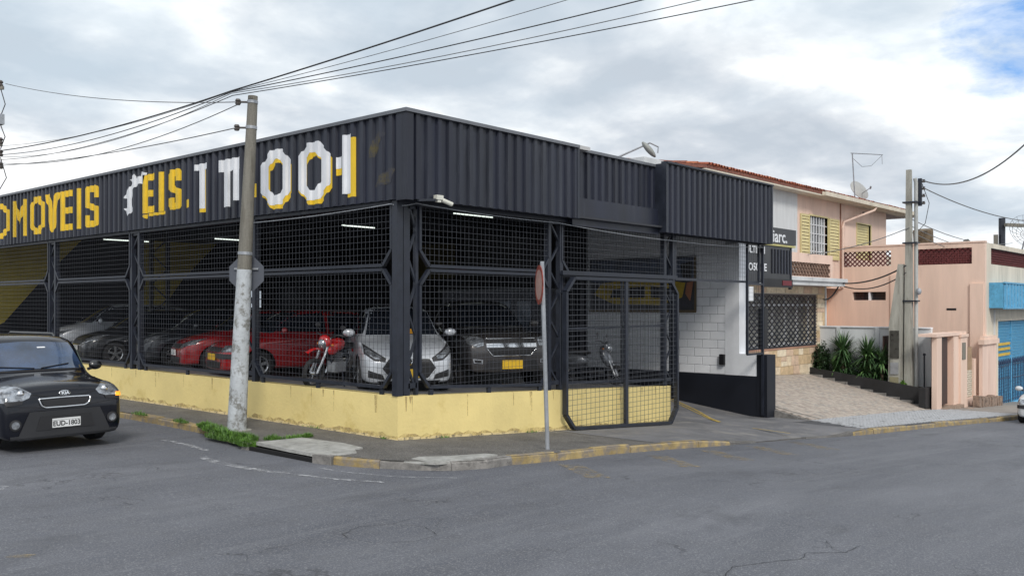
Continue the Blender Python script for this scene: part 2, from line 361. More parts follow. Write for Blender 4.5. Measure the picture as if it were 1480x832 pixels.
def ruled(name, m, out, inn, nt_, zf, kind='structure'):
    b = MB(); n = len(out)
    for j in range(nt_+1):
        t = j/nt_
        for o_, i_ in zip(out, inn):
            x, y = lerp(o_[0], i_[0], t), lerp(o_[1], i_[1], t); b.v.append((x, y, zf(x, y, t)))
    b.f = [(j*n+i, j*n+i+1, (j+1)*n+i+1, (j+1)*n+i) for j in range(nt_) for i in range(n-1)]; b.mi = [0]*len(b.f)
    return b.build(name, m, kind=kind, smooth='all', fix=True)
def inner(p):
    if p[1] > 0 and p[0] < 0: return (0.02, p[1])
    if p[0] < 0: return (.02, .02)
    return (p[0], .02)
seg1 = [p for p in KR if p.x < 3.9]; seg2 = [p for p in KR if 3.7 < p.x < 11.8]; seg3 = [p for p in KR if 11.6 < p.x < 62]
zp = lambda x, y, t: gz(x)-drop(x)*max(0, 1-t*1.6)
ruled('pavement', M_PAVE, seg1, [inner(p) for p in seg1], 6, zp)
ruled('driveway_apron', M_DRIVE, seg2, [(p.x, .02) for p in seg2], 8, lambda x, y, t: zp(x, y, t)+.004)
ruled('pavement_right', M_TILED, seg3, [(p.x, -1.05) for p in seg3], 4, lambda x, y, t: gz(x)-.005)
# kerb stones, one by one
kerb = bpy.data.objects.new('kerb', None); COL.objects.link(kerb); kerb['kind'] = 'structure'; ORG['kerb'] = Vector((0, 0, 0))
KD = resample([(x, y, 0) for x, y in KERB], 2400)
def kerb_run(t0, t1, m, L=.95, wid=.12, test=None):
    i = 0; cur = []
    acc = 0; last = None
    for p in KD:
        if not test(p): cur = []; last = None; acc = 0; continue
        if last is None: start = p; acc = 0; seg = [p]
        else: acc += (p-last).length; seg.append(p)
        last = p
        if acc >= L:
            a, mid, e = seg[0], seg[len(seg)//2], seg[-1]
            b = MB(); pr = []
            jit = random.uniform(-.012, .012); dz = random.uniform(-.012, .012)
            for q in (a, mid, e):
                d = (e-a).normalized(); nrm = Vector((-d.y, d.x, 0)); 
                if nrm.dot(Vector((2, 2, 0))-q) < 0: nrm = -nrm
                z0 = gz(q.x); h = .004+dz-drop(q.x)
                pr.append([q+nrm*(-.02+jit)+Vector((0, 0, z0-.2)), q+nrm*(-.015+jit)+Vector((0, 0, z0+h-.03)), q+nrm*(.015+jit)+Vector((0, 0, z0+h)), q+nrm*(wid-.02)+Vector((0, 0, z0+h)), q+nrm*wid+Vector((0, 0, z0-.2))])
            for s_ in pr: b.v += [tuple(v) for v in s_]
            for s_ in range(2):
                for k in range(5): b.f.append((s_*5+k, s_*5+(k+1) % 5, s_*5+5+(k+1) % 5, s_*5+5+k))
            b.f += [(0, 1, 2, 3, 4), (14, 13, 12, 11, 10)]; b.mi = [0]*len(b.f)
            b.build('kerb_stone', m(mid), kerb); last = p; acc = 0; seg = [p]
def kerb_m(p):
    if -1.3 < p.x < .2 and p.y < -1.6: return M_KERBG
    if 5.7 < p.x < 11.2: return M_PAVE
    return M_KERB if random.random() < .9 else M_KERBG
kerb_run(0, 0, kerb_m, test=lambda p: (p.y > 1.35 and p.y < 30 and p.x < 0))
kerb_run(0, 0, kerb_m, test=lambda p: (p.y < -.30 and p.x < 36))
# storm drain with slab
dr = thing('storm_drain', 'storm drain inlet under a pale broken concrete slab at the kerb near the corner', 'drain', (-1.4, .4, 0))
MB().prism([(-1.72, 1.22), (-1.77, .3), (-1.77, -.22), (-1.62, -.62), (-1.3, -.62), (-1.12, -.35), (-.98, -.36), (-.9, .2), (-.98, 1.12)], 'z', .0, .045).build('slab', M_SLAB, dr)
MB().box(-1.79, -1.755, -.28, 1.3, -.16, -.02).build('opening', M_UNDER, dr)
MB().prism([(-1.8, 1.32), (-1.8, 1.50), (-1.3, 1.58), (-1.25, 1.35)], 'z', -.15, .03).build('cheek', M_KERBG, dr); MB().prism([(-1.80, -.28), (-1.74, -.62), (-1.5, -.5), (-1.55, -.25)], 'z', -.15, .035).build('cheek', M_KERBG, dr)
# cement patches on the pavement
MB().prism([(-1.25, -1.55), (-1.05, -1.95), (-.6, -2.15), (-.05, -2.14), (-.1, -1.95), (-.55, -1.72), (-.9, -1.45)], 'z', -.01, .024).build('cement_patch', M_SLAB, kind='structure')
# road markings, patches and cracks: thin sheets on the road
def road_strip(name, pts, w, m, z=.005):
    b = MB(); P = [Vector((x, y, 0)) for x, y in pts]
    for i, p in enumerate(P):
        d = (P[min(i+1, len(P)-1)]-P[max(i-1, 0)]).normalized(); n = Vector((-d.y, d.x, 0)); ww = w[i] if isinstance(w, list) else w
        for s_ in (-1, 1): q = p+n*s_*ww/2; b.v.append((q.x, q.y, gz(q.x)-.12+z))
    b.f = [(2*i, 2*i+1, 2*i+3, 2*i+2) for i in range(len(P)-1)]; b.mi = [0]*len(b.f)
    return b.build(name, m, kind='structure')
road_strip('road_line', [(-2.15, 3.2), (-2.17, 2.4), (-2.25, 1.7)], .10, WORNW)
road_strip('road_line', [(-2.62, 1.2), (-2.72, .65), (-2.68, -.1), (-2.55, -.8)], .13, WORNW)
road_strip('road_line', [(-2.5, -.9), (-2.35, -1.5), (-2.05, -2.1)], .07, WORNW)
road_strip('road_line', [(-2.0, -.6), (-1.95, -1.2), (-1.7, -1.9), (-1.2, -2.5)], .035, WORNW)
road_strip('road_line', [(-5.6, 1.2), (-5.35, .7), (-5.6, .35)], .06, WORNW)
road_strip('road_line', [(-6.45, -2.5), (-6.3, -2.65)], .10, WORNY)
for x in (.9, 3.1, 4.7, 6.3, 8.0):
    road_strip('road_dash', [(x, -2.62-.03*x), (x-.75, -3.7-.03*x)], .34, WORNY)
M_CRACK = mat('crack', (.035, .036, .04), .9)
def crack(pts, w=.013):
    w *= .75
    P = []; random.seed(int(pts[0][0]*100) & 255)
    for a, b in zip(pts, pts[1:]):
        n = max(2, int(math.dist(a, b)/.06))
        for k in range(n): P.append((lerp(a[0], b[0], k/n)+random.uniform(-.012, .012), lerp(a[1], b[1], k/n)+random.uniform(-.012, .012)))
    P.append(pts[-1]); road_strip('road_crack', P, [random.uniform(.3, 1)*w for _ in P], M_CRACK, .006)
crack([(-4.05, -3.85), (-3.75, -3.72), (-3.45, -3.85), (-3.3, -4.15), (-3.45, -4.5), (-3.75, -4.52), (-4.05, -4.3), (-4.12, -4.02), (-4.05, -3.85)], .010)
crack([(-3.45, -3.85), (-3.1, -3.82), (-2.95, -4.05), (-3.2, -4.2)], .008)
crack([(-2.85, -7.1), (-2.5, -7.0), (-2.1, -7.15), (-1.85, -7.3), (-1.6, -7.25), (-1.35, -7.5), (-1.0, -7.5)], .014)
crack([(-1.85, -7.3), (-1.75, -7.5)], .010); crack([(-1.35, -7.5), (-1.3, -7.35), (-1.05, -7.2)], .008)
crack([(-5.3, -4.3), (-5.2, -4.6), (-5.25, -4.8)], .01)
random.seed(11)
# yellow lines across the driveway
def line_on(zf, pts, w, name='driveway_line'):
    b = MB(); P = [Vector((x, y, 0)) for x, y in pts]
    for i, p in enumerate(P):
        d = (P[min(i+1, len(P)-1)]-P[max(i-1, 0)]).normalized(); n = Vector((-d.y, d.x, 0))
        for s_ in (-1, 1): q = p+n*s_*w/2; b.v.append((q.x, q.y, zf(q.x, q.y)+.010))
    b.f = [(2*i, 2*i+1, 2*i+3, 2*i+2) for i in range(len(P)-1)]; b.mi = [0]*len(b.f)
    b.build(name, WORNY2, kind='structure')
def ramp_z(x, y): return lerp(gz(x)+.004, fz(x), max(0, min(1, (y-.3)/7.0)))
line_on(ramp_z, [(9.75, -.25), (10.4, .35), (11.2, 1.2), (12.3, 2.6)], .07)
line_on(ramp_z, [(9.55, -.35), (10.25, .30), (11.0, 1.2), (12.1, 2.6)], .05)
line_on(lambda x, y: gz(x)-drop(x)*.3+.004, [(9.65, -.3), (9.35, -1.0), (9.0, -1.9), (8.8, -2.4)], .06)
# paving tiles (pale tiles on dark joints) in front of the neighbour
b = MB(); random.seed(5)
for i in range(60):
    for j in range(13):
        x = 11.75+i*.205; y0 = interp([(p.x, p.y) for p in seg3], x)+.17; y = y0+j*.175
        if y > -1.15 or x > 23.2 or random.random() < .035: continue
        if x < 12.6 and y > -1.5-(12.6-x)*1.5: continue
        z = gz(x+.09)+random.uniform(-.002, .003); b.box(x+.022, x+.183, y+.02, y+.155, z-.01, z+.012)
b.build('paving_tiles', M_TILEW, kind='stuff')
M_PC = mat('pavement plain concrete', (.27, .25, .23), .85, var=.15, scale=2, bump=.3)
ruled('pavement_far', M_PC, [Vector((x, y, 0)) for x, y in ((22.9, -3.55), (25, -3.7), (30, -4.0), (60, -4.9))], [(22.9, -1.05), (25, -1.05), (30, -1.05), (60, -1.05)], 2, lambda x, y, t: gz(x)+.006)

grid_sheet('entrance_concrete', M_DRIVE, [11.6, 12.3, 12.96], [-1.2, -.5, .14], lambda x, y: gz(x)+.002)
# neighbour's sloping paved driveway: every brick its own raised block
def dz(x, y):
    t = (y+1.15)/4.25; return lerp(gz(x)+.0, -.30-.045*(x-19.7), t)
grid_sheet('driveway_bed', M_PJOINT, [12.86, 14, 16, 18, 20, 22.62], [-1.15, 0, 1.2, 3.12], lambda x, y: dz(x, y)-.004)
MB().prism([(-1.15, gz(12.86)-.4), (3.1, -1.4), (3.1, dz(12.86, 3.1)), (-1.15, dz(12.86, -1.15))], 'x', 12.80, 12.87).build('driveway_edge', M_KERBG, kind='structure')
bs = [MB(), MB(), MB()]; random.seed(9)
nx, ny = 46, 40
for i in range(nx):
    for j in range(ny):
        x = 12.93+i*.21+(.105 if j % 2 else 0); y = -1.13+j*.106
        if x+.2 > 22.6 or y+.1 > 3.1: continue
        if abs((x-13.6)+(y-.1)*(-.05)-(1.6 if False else 0)) < 0: continue
        u = .006; b = bs[random.choice((0, 0, 1, 1, 2)) if (i+j) % 2 else random.choice((0, 0, 0, 1))]
        e = random.uniform(0, .005)
        P = [(x+u, y+u), (x+.21-u, y+u), (x+.21-u, y+.106-u), (x+u, y+.106-u)]
        b.add([(p[0], p[1], dz(*p)-.01) for p in P]+[(p[0], p[1], dz(*p)+.008+e) for p in P], [(4, 5, 6, 7), (0, 1, 5, 4), (1, 2, 6, 5), (2, 3, 7, 6), (3, 0, 4, 7)])
for b, m, nme in zip(bs, M_PAVER, ('beige', 'pinkish', 'grey')): b.build('driveway_pavers', m, kind='stuff', fix=False)
b = MB()
for (ax, ay), (cx, cy) in (((13.26, .6), (13.28, -.4)), ((13.28, -.4), (13.44, -1.14))):
    n = Vector((cy-ay, -(cx-ax), 0)).normalized()*.022
    A = [(ax-n.x, ay-n.y), (ax+n.x, ay+n.y), (cx+n.x, cy+n.y), (cx-n.x, cy-n.y)]
    b.add([(p[0], p[1], dz(*p)+.018) for p in A], [(0, 1, 2, 3)])
b.build('drain_gap', M_CRACK, kind='structure')

# ================================================================== SHOWROOM
LY = 22.0; RX = 12.4; ZB, ZT = 3.72, 5.035
show = thing('showroom', 'large corner car showroom with black corrugated fascia and painted lettering over wire mesh bays', 'building', (0, 0, 0))
b = MB()
b.v = [(x, y, fz(x)) for y in (-.0, LY) for x in (0.02, 4, 8.0)]; b.f = [(0, 1, 4, 3), (1, 2, 5, 4)]; b.mi = [0, 0]
b.build('showroom_floor', M_FLOOR, kind='structure')
b = MB(); ys = [.02, .3, 2.5, 5, 7.3, LY]
b.v = [(x, y, ramp_z(x, y)) for y in ys for x in (8.0, 10, RX+.02)]; n = 3
b.f = [(j*n+i, j*n+i+1, (j+1)*n+i+1, (j+1)*n+i) for j in range(len(ys)-1) for i in range(2)]; b.mi = [0]*len(b.f)
b.build('driveway_ramp', M_DRIVE, kind='structure')
MB().box(0.1, RX+.3, .15, LY+.1, 4.55, 4.68).build('roof', M_ROOFIN, show)
MB().box(RX+.003, RX+.35, 5.6, LY+.2, -.9, 4.55).build('wall', M_DARKW, show)
MB().box(0, RX, LY, LY+.2, -.6, 4.55).build('wall', M_DARKW, show)
# ceiling beams and interior lattice columns
for y in (4.3, 8.7, 13.1, 17.5): MB().box(.1, RX, y-.08, y+.08, 4.25, 4.55).build('roof_beam', M_ROOFIN, show)
def lattice_column(x, y, z0, z1, w, along, parent, m=M_FRAME, ang=.05, name='lattice_column'):
    b = MB()
    for s_ in (-1, 1):
        ox, oy = (s_*w/2, 0) if along == 'x' else (0, s_*w/2)
        b.box(x+ox-ang, x+ox+ang, y+oy-ang, y+oy+ang, z0, z1)
    n = int((z1-z0)/.42); 
    for k in range(n):
        za, zb_ = z0+.05+(z1-z0-.1)*k/n, z0+.05+(z1-z0-.1)*(k+1)/n; s_ = 1 if k % 2 else -1
        a, c = ((x-s_*w/2, y, za), (x+s_*w/2, y, zb_)) if along == 'x' else ((x, y-s_*w/2, za), (x, y+s_*w/2, zb_))
        b.bar(a, c, .035)
    for z in (z0+.15, z1-.12):
        if along == 'x': b.box(x-w/2, x+w/2, y-.03, y+.03, z-.04, z+.04)
        else: b.box(x-.03, x+.03, y-w/2, y+w/2, z-.04, z+.04)
    return b.build(name, m, parent)
lattice_column(3.6, 14.6, .45, 4.5, .5, 'x', show, M_ROOFIN); lattice_column(11.2, 12.8, .1, 4.5, .5, 'x', show, M_ROOFIN); lattice_column(8.0, 13.1, .3, 4.5, .5, 'y', show, M_ROOFIN)
# perimeter columns: twin steel uprights
WT = lambda x: .68-.047*x
LEFT_POSTS = [4.2, 8.68, 13.12, 17.5, LY-.2]; RIGHT_POSTS = [3.92, 7.95]
for y in LEFT_POSTS: lattice_column(.06, y, .68, ZB+.05, .36, 'y', show, name='column')
for x in RIGHT_POSTS: lattice_column(x, .06, WT(x)-.01, ZB+.05, .36, 'x', show, name='column')
# corner column cluster
MB().box(-.02, .10, -.01, .11, .68, ZB+.05).build('corner_column', M_FRAME, show)
MB().box(.14, .22, .02, .10, .68, ZB+.05).build('corner_column', M_FRAME, show)
lattice_column(.34, .06, .67, ZB+.05, .18, 'x', show, ang=.03, name='column')
# lintel beams behind the fascia
MB().box(.0, .14, .3, LY, ZB-.06, ZB+.12).build('lintel', M_FRAME, show)
MB().box(.0, RX, -.02, .12, ZB-.06, ZB+.12).build('lintel', M_FRAME, show)
MB().box(-.02, RX, -.24, -.02, ZB+.02, ZB+.06).build('soffit', M_ROOFIN, show)
# corrugated sheets (profile: valley, slope, rib, slope), one sheet about 0.94 m wide
PIT = .235; RD = .042
BREAKS = [(0, 0), (.115, 0), (.135, RD), (.215, RD), (.235, 0)]
def prof(s_):
    s_ %= PIT
    for (a, c), (d, e) in zip(BREAKS, BREAKS[1:]):
        if s_ <= d: return c+(e-c)*(s_-a)/(d-a)
    return 0
M_NAVY2 = mat('dark grey cladding paint dusty', (.022, .026, .040), .46, var=.3, scale=2.2, streak=True, bump=.08, bscale=5, spec=.45, dirt=(.045, .050, .066), dirt_t=(.52, .72))
def sheet_mesh(n, z0, z1, pm=None):
    b = MB(); xs = []
    for k in range(n): xs += [(k*PIT+a, c) for a, c in BREAKS[:-1]]
    xs.append((n*PIT-.002, 0))
    for x, d in xs: b.v += [(x, -d, z0), (x, -d, z1)]
    b.f = [(2*i, 2*i+2, 2*i+3, 2*i+1) for i in range(len(xs)-1)]
    m = len(b.v); b.v += [(p[0], .02, p[2]) for p in b.v[:]]
    b.f += [(m+2*i+1, m+2*i+3, m+2*i+2, m+2*i) for i in range(len(xs)-1)]
    b.f += [(0, m, m+2, 2)]*0
    b.mi = [0]*len(b.f)
    return b.mesh('cladding_sheet', pm or M_NAVY, fix=False)
sh = sheet_mesh(4, ZB, ZT); shd = sheet_mesh(4, ZB, ZT, M_NAVY2); LX = -.06; random.seed(3)
nL = int((LY+.3)/(4*PIT))
for k in range(nL+1):      # left facade: local +x runs along -Y
    piece('cladding_sheet', random.choice((sh, sh, shd)), show, (LX+random.uniform(-.002, .002), -.24+(k+1)*4*PIT, 0), rot=(0, 0, -pi/2))
FY = -.26
for k in range(5): 
    m_ = (sh, shd, sh, shd)[k] if k < 4 else sheet_mesh(2, ZB, ZT)
    piece('cladding_sheet', m_, show, (-.02+k*4*PIT, FY+random.uniform(-.002, .002), 0))
x = 4.24
for k in range(4):
    m_ = sh if k < 3 else sheet_mesh(1, ZB, ZT)
    piece('cladding_sheet', m_, show, (x+k*4*PIT, FY+.26, .02))
sh3 = sheet_mesh(4, ZB-.08, ZT+.06)
for k in range(5): piece('cladding_sheet', sh3, show, (7.32+k*4*PIT+.02, FY-.03, 0))
piece('cladding_sheet', sheet_mesh(1, ZB-.08, ZT+.06), show, (7.32+5*4*PIT+.02, FY-.03, 0))
MB().box(7.25, 7.34, FY-.08, FY+.3, ZB-.08, ZT+.08).build('end_trim', M_FRAME, show)
MB().box(4.18, 4.25, FY-.05, FY+.3, ZB, ZT).build('end_trim', M_FRAME, show)
MB().box(12.26, 12.34, FY-.09, FY+.35, ZB-.08, ZT+.08).build('end_trim', M_FRAME, show)
MB().box(4.24, 7.28, FY+.12, FY+.20, ZB-.12, ZB+.42).build('smooth_beam', M_NAVY, show)
MB().box(4.2, 4.62, FY-.02, FY+.33, ZT, ZT+.07).build('cap', mat('pale flashing', (.5, .5, .5), .5, var=.05), show)
# corner flashing and caps
MB().prism([(-.10, -.31), (.05, -.31), (.05, -.29), (-.08, -.29), (-.08, -.08), (-.10, -.08)], 'z', ZB-.02, ZT+.0).build('corner_flashing', M_NAVY, show)
MB().box(-.13, .02, -.34, LY+.2, ZT, ZT+.055).build('cap', M_CAP, show)
MB().box(.02, 4.22, -.34, -.20, ZT, ZT+.055).build('cap', M_CAP, show)
MB().box(4.62, 7.25, FY+.18, FY+.33, ZT+.02, ZT+.075).build('cap', M_CAP, show)
MB().box(7.25, 12.36, FY-.11, FY+.05, ZT+.08, ZT+.12).build('cap', M_FRAME, show)
MB().box(0.0, .04, -.2, LY, ZB, ZT).box(.02, 4.2, -.22, -.2, ZB, ZT).box(4.2, RX, .05, .08, ZB, ZT).build('parapet_back', M_ROOFIN, show)
# ---- painted lettering, following the ribs
def clip(poly, a, sgn):      # keep sgn*(y-a) >= 0
    out = []
    for i, p in enumerate(poly):
        q = poly[(i+1) % len(poly)]; dp, dq = sgn*(p[0]-a), sgn*(q[0]-a)
        if dp >= 0: out.append(p)
        if dp*dq < 0: t = dp/(dp-dq); out.append((p[0]+(q[0]-p[0])*t, p[1]+(q[1]-p[1])*t))
    return out
Y0L = -.24+4*PIT*(nL+1)
def letter(polys, m, eps=.004):
    """polys: convex polygons in (y,z) on the left facade"""
    b = MB()
    for poly in polys:
        ya, yb = min(p[0] for p in poly), max(p[0] for p in poly)
        k = math.floor((Y0L-yb)/PIT)-1
        br = []
        while Y0L-k*PIT > ya-PIT:
            br += [Y0L-(k*PIT+a) for a, c in BREAKS[:-1]]; k += 1
        br = sorted(br)
        for c, d in zip(br, br[1:]):
            if d <= ya or c >= yb: continue
            q = clip(clip(poly, c, 1), d, -1)
            if len(q) < 3: continue
            lo, hi = prof(Y0L-c-1e-6), prof(Y0L-d+1e-6)
            b.add([(LX-lerp(lo, hi, (p[0]-c)/(d-c))-eps, p[0], p[1]) for p in q], [tuple(range(len(q)))])
    if b.v: return b.build('letter', m, show, fix=False)
def glyph(ch, yl, yr, z0, z1, s=.19, sv=None):
    """yl = left edge (larger y), yr = right edge; returns convex polygons"""
    H = z1-z0; Wd = yl-yr; u = lambda a: yl-a*Wd; sv = sv or s*.9; a_ = min(.5, s/Wd); h = sv/H
    R = lambda x0, x1, y0, y1: [(u(x0), z0+y0*H), (u(x1), z0+y0*H), (u(x1), z0+y1*H), (u(x0), z0+y1*H)]
    Q = lambda *p: [(u(x), z0+y*H) for x, y in p]
    cx, cy = .32, .25
    if ch == 'I': return [R(0, 1, 0, 1)]
    if ch == 'E': return [R(0, a_, 0, 1), R(a_, 1, 0, h), R(a_, 1, 1-h, 1), R(a_, .85, .5-h/2, .5+h/2)]
    if ch == 'T': return [R(0, 1, 1-h, 1), R(.5-a_/2, .5+a_/2, 0, 1-h)]
    if ch == 'O':
        o = [(cx, 0), (1-cx, 0), (1, cy), (1, 1-cy), (1-cx, 1), (cx, 1), (0, 1-cy), (0, cy)]
        i_ = [(cx+a_*.35, h), (1-cx-a_*.35, h), (1-a_, cy+h*.3), (1-a_, 1-cy-h*.3), (1-cx-a_*.35, 1-h), (cx+a_*.35, 1-h), (a_, 1-cy-h*.3), (a_, cy+h*.3)]
        return [Q(o[k], o[(k+1) % 8], i_[(k+1) % 8], i_[k]) for k in range(8)]
    if ch == 'S':
        t = 1-h
        return [Q((.2, 1), (.8, 1), (1, .9), (1, t), (0, t), (0, .9)), Q((1-a_, t), (1, t), (1, .70), (1-a_, .70)), Q((0, t), (a_, t), (a_, .60), (0, .52)),
                Q((0, .52), (a_, .60), (1, .46), (1-a_, .38)), Q((1-a_, .38), (1, .46), (1, h), (1-a_, h)), Q((0, h), (1, h), (1, .1), (.8, 0), (.2, 0), (0, .1)), Q((0, h), (a_, h), (a_, .30), (0, .30))]
    if ch == 'M': return [R(0, a_, 0, 1), R(1-a_, 1, 0, 1), Q((a_, 1), (.5, .52), (.5, .22), (a_, .68)), Q((1-a_, 1), (1-a_, .68), (.5, .22), (.5, .52))]
    if ch == 'V': return [Q((0, 1), (a_, 1), (.5, .25), (.5, 0), (.38, 0)), Q((1, 1), (.62, 0), (.5, 0), (.5, .25), (1-a_, 1))]
    return []
def py(px):    # y on the facade for a horizontal station measured on the photograph
    r = (px-740)/1297; return -10.54+9.15/(.749+.6626*r)*(.6626-.749*r)
ZL0, ZL1 = 3.90, 4.86
for ch, a, c in (('O', -16, 14), ('M', 18, 39), ('O', 43, 65), ('V', 66, 86), ('E', 88, 106), ('I', 111.5, 117), ('S', 122, 143)):
    letter(glyph(ch, py(a), py(c), ZL0, ZL1, .29, .15), M_LETY)
for ch, a, c in (('E', 206, 224), ('I', 230, 235.5), ('S', 242, 262)): letter(glyph(ch, py(a), py(c), 4.04, 4.86, .25, .14), M_LETY)
letter([[(py(268), 4.04), (py(274), 4.04), (py(274), 4.2), (py(268), 4.2)]], M_LETY)
letter([[(py(216), 3.97), (py(240), 3.97), (py(240), 4.03), (py(216), 4.03)]], M_LETY)
letter([[(py(205), 4.0), (py(211), 3.92), (py(214), 4.03)]], M_LETY)
# white gear emblem, partly lost, with teeth
g_ = []; gy, gzc = py(200)-.05, 4.34
for k in range(7):
    a0 = radians(66+k*21); a1 = radians(66+(k+1)*21)
    for r0, r1 in ((.36, .52), (.52, .62)) if k % 2 == 0 else ((.36, .52),):
        g_.append([(gy+1.15*r0*-cos(a0), gzc+r0*sin(a0)), (gy+1.15*r1*-cos(a0), gzc+r1*sin(a0)), (gy+1.15*r1*-cos(a1), gzc+r1*sin(a1)), (gy+1.15*r0*-cos(a1), gzc+r0*sin(a1))])
letter(g_, M_LETW)
def white(ch, a, c, z0=3.87, z1=4.85, s=.25, sv=.17, sh=(.045, .075)):
    g = glyph(ch, py(a), py(c), z0, z1, s, sv); letter([[(y-sh[0], z-sh[1]) for y, z in p] for p in g], M_LETY, .004); letter(g, M_LETW, .007)
white('I', 287, 295, 3.98, 4.84); letter([[(py(282), 4.74), (py(300), 4.74), (py(300), 4.86), (py(282), 4.86)]], M_LETW, .0075)
Tz = [[(py(315), 4.62), (py(347), 4.62), (py(347), 4.85), (py(315), 4.85)], [(py(322), 3.95), (py(331), 3.95), (py(331), 4.62), (py(322), 4.62)], [(py(338), 4.05), (py(344), 4.05), (py(344), 4.62), (py(338), 4.62)]]
letter(Tz, M_LETW)
letter([[(py(354), 4.3), (py(367), 4.3), (py(367), 4.5), (py(354), 4.5)]], M_LETW); letter([[(py(364), 4.05), (py(370.5), 4.05), (py(370.5), 4.3), (py(364), 4.3)]], M_LETY)
white('O', 378, 420); white('O', 430, 476)
white('I', 496, 508, 3.9, 4.86, sh=(.085, .06)); letter([[(py(486), 4.33), (py(495), 4.33), (py(495), 4.52), (py(486), 4.52)]], M_LETW, .007); letter([[(py(486), 4.22), (py(495), 4.22), (py(495), 4.33), (py(486), 4.33)]], M_LETY)
M_FADE = worn('faded yellow paint remains', (.09, .075, .03), (.040, .043, .058), .45, .62, 5)
letter([[(py(530), 4.42), (py(540), 4.42), (py(556), 4.78), (py(544), 4.82)]], M_FADE); letter([[(py(540), 3.95), (py(566), 3.98), (py(569), 4.2), (py(562), 4.22), (py(545), 4.08)]], M_FADE)

# ================================================================== LOW YELLOW WALL
yw = thing('low_wall', 'low pale yellow rendered wall carrying the mesh bays round the corner of the lot', 'wall', (0, 0, 0))
b = MB()
xs = [0, 2, 4, 6, 7.98]
b.hexa([(-0.0, .2, -.3), (.2, .2, -.3), (.2, LY, -.3), (-0.0, LY, -.3), (0, .2, .68), (.2, .2, .68), (.2, LY, .68), (0, LY, .68)])
b.hexa([(0, 0, -.3), (7.98, 0, gz(8)-.3), (7.98, .2, gz(8)-.3), (0, .2, -.3), (0, 0, .68), (7.98, 0, WT(7.98)), (7.98, .2, WT(7.98)), (0, .2, .68)])
b.build('wall', M_YWALL, yw)
b = MB()   # uneven skirting of render and grime at the foot
random.seed(21)
def foot(p0, p1, nrm, n):
    for k in range(n):
        a = Vector(p0).lerp(Vector(p1), k/n); c = Vector(p0).lerp(Vector(p1), (k+1)/n); h = random.uniform(.01, .045); w = random.uniform(.01, .035)
        za, zc = gz(a.x), gz(c.x); nn = Vector(nrm)
        b.hexa([(a.x, a.y, za-.05), (c.x, c.y, zc-.05), (c.x+nn.x*w, c.y+nn.y*w, zc-.05), (a.x+nn.x*w, a.y+nn.y*w, za-.05), (a.x, a.y, za+h), (c.x, c.y, zc+h), (c.x+nn.x*.004, c.y+nn.y*.004, zc+h), (a.x+nn.x*.004, a.y+nn.y*.004, za+h)])
foot((0, 0, 0), (0, 14, 0), (-1, 0, 0), 60); foot((0, 0, 0), (7.98, 0, 0), (0, -1, 0), 34)
b.build('skirting', M_GRIME, yw)
M_SPLASH = worn('splash dirt', (.46, .36, .17), None, .40, .70, 4)
b = MB(); random.seed(41); hs_ = [random.uniform(.04, .11) for _ in range(400)]
def zf_(k, a): return hs_[k % 400]
for k in range(110):
    y0, y1 = k*.12, (k+1)*.12; b.add([(-.004, y0, gz(0)-.02), (-.004, y1, gz(0)-.02), (-.004, y1, hs_[k+1]), (-.004, y0, hs_[k])], [(0, 1, 2, 3)])
for k in range(65):
    x0, x1 = k*.12, (k+1)*.12; b.add([(x0, -.004, gz(x0)-.02), (x1, -.004, gz(x1)-.02), (x1, -.004, gz(x1)+hs_[k+151]), (x0, -.004, gz(x0)+hs_[k+150])], [(0, 1, 2, 3)])
for k in range(26):      # drips below the coping
    w_ = random.uniform(.02, .06); L_ = random.uniform(.1, .4)
    if k % 2: y = random.uniform(.1, 12); b.add([(-.005, y, .675), (-.005, y+w_, .675), (-.005, y+w_*.7, .675-L_), (-.005, y+w_*.4, .675-L_)], [(0, 1, 2, 3)])
    else: x = random.uniform(.1, 7.8); z_ = WT(x)-.006; b.add([(x, -.005, z_), (x+w_, -.005, z_-.003), (x+w_*.7, -.005, z_-L_), (x+w_*.4, -.005, z_-L_)], [(0, 1, 2, 3)])
b.build('dirt_stains', M_SPLASH, yw, kind='stuff', fix=False)
# ================================================================== MESH FENCE BAYS
def frame_loop(b, axis, off, pts, w, d):
    """square tube along closed polyline pts (s,z) in plane x=off or y=off"""
    n = len(pts)
    for i in range(n):
        a, c = pts[i], pts[(i+1) % n]
        A, C = ((off, a[0], a[1]), (off, c[0], c[1])) if axis == 'x' else ((a[0], off, a[1]), (c[0], off, c[1]))
        b.bar(A, C, w if False else d, w, up=((1, 0, 0) if axis == 'x' else (0, 1, 0)))
def inside(poly, s_, z):
    r = False; n = len(poly)
    for i in range(n):
        (x1, y1), (x2, y2) = poly[i], poly[(i+1) % n]
        if (y1 > z) != (y2 > z) and s_ < (x2-x1)*(z-y1)/(y2-y1)+x1: r = not r
    return r
def spans(poly, c, vert):
    hits = []; n = len(poly)
    for i in range(n):
        p, q = poly[i], poly[(i+1) % n]
        a, b_ = (p[0], q[0]) if vert else (p[1], q[1]); e, f = (p[1], q[1]) if vert else (p[0], q[0])
        if (a > c) != (b_ > c): hits.append(e+(f-e)*(c-a)/(b_-a))
    return sorted(hits)
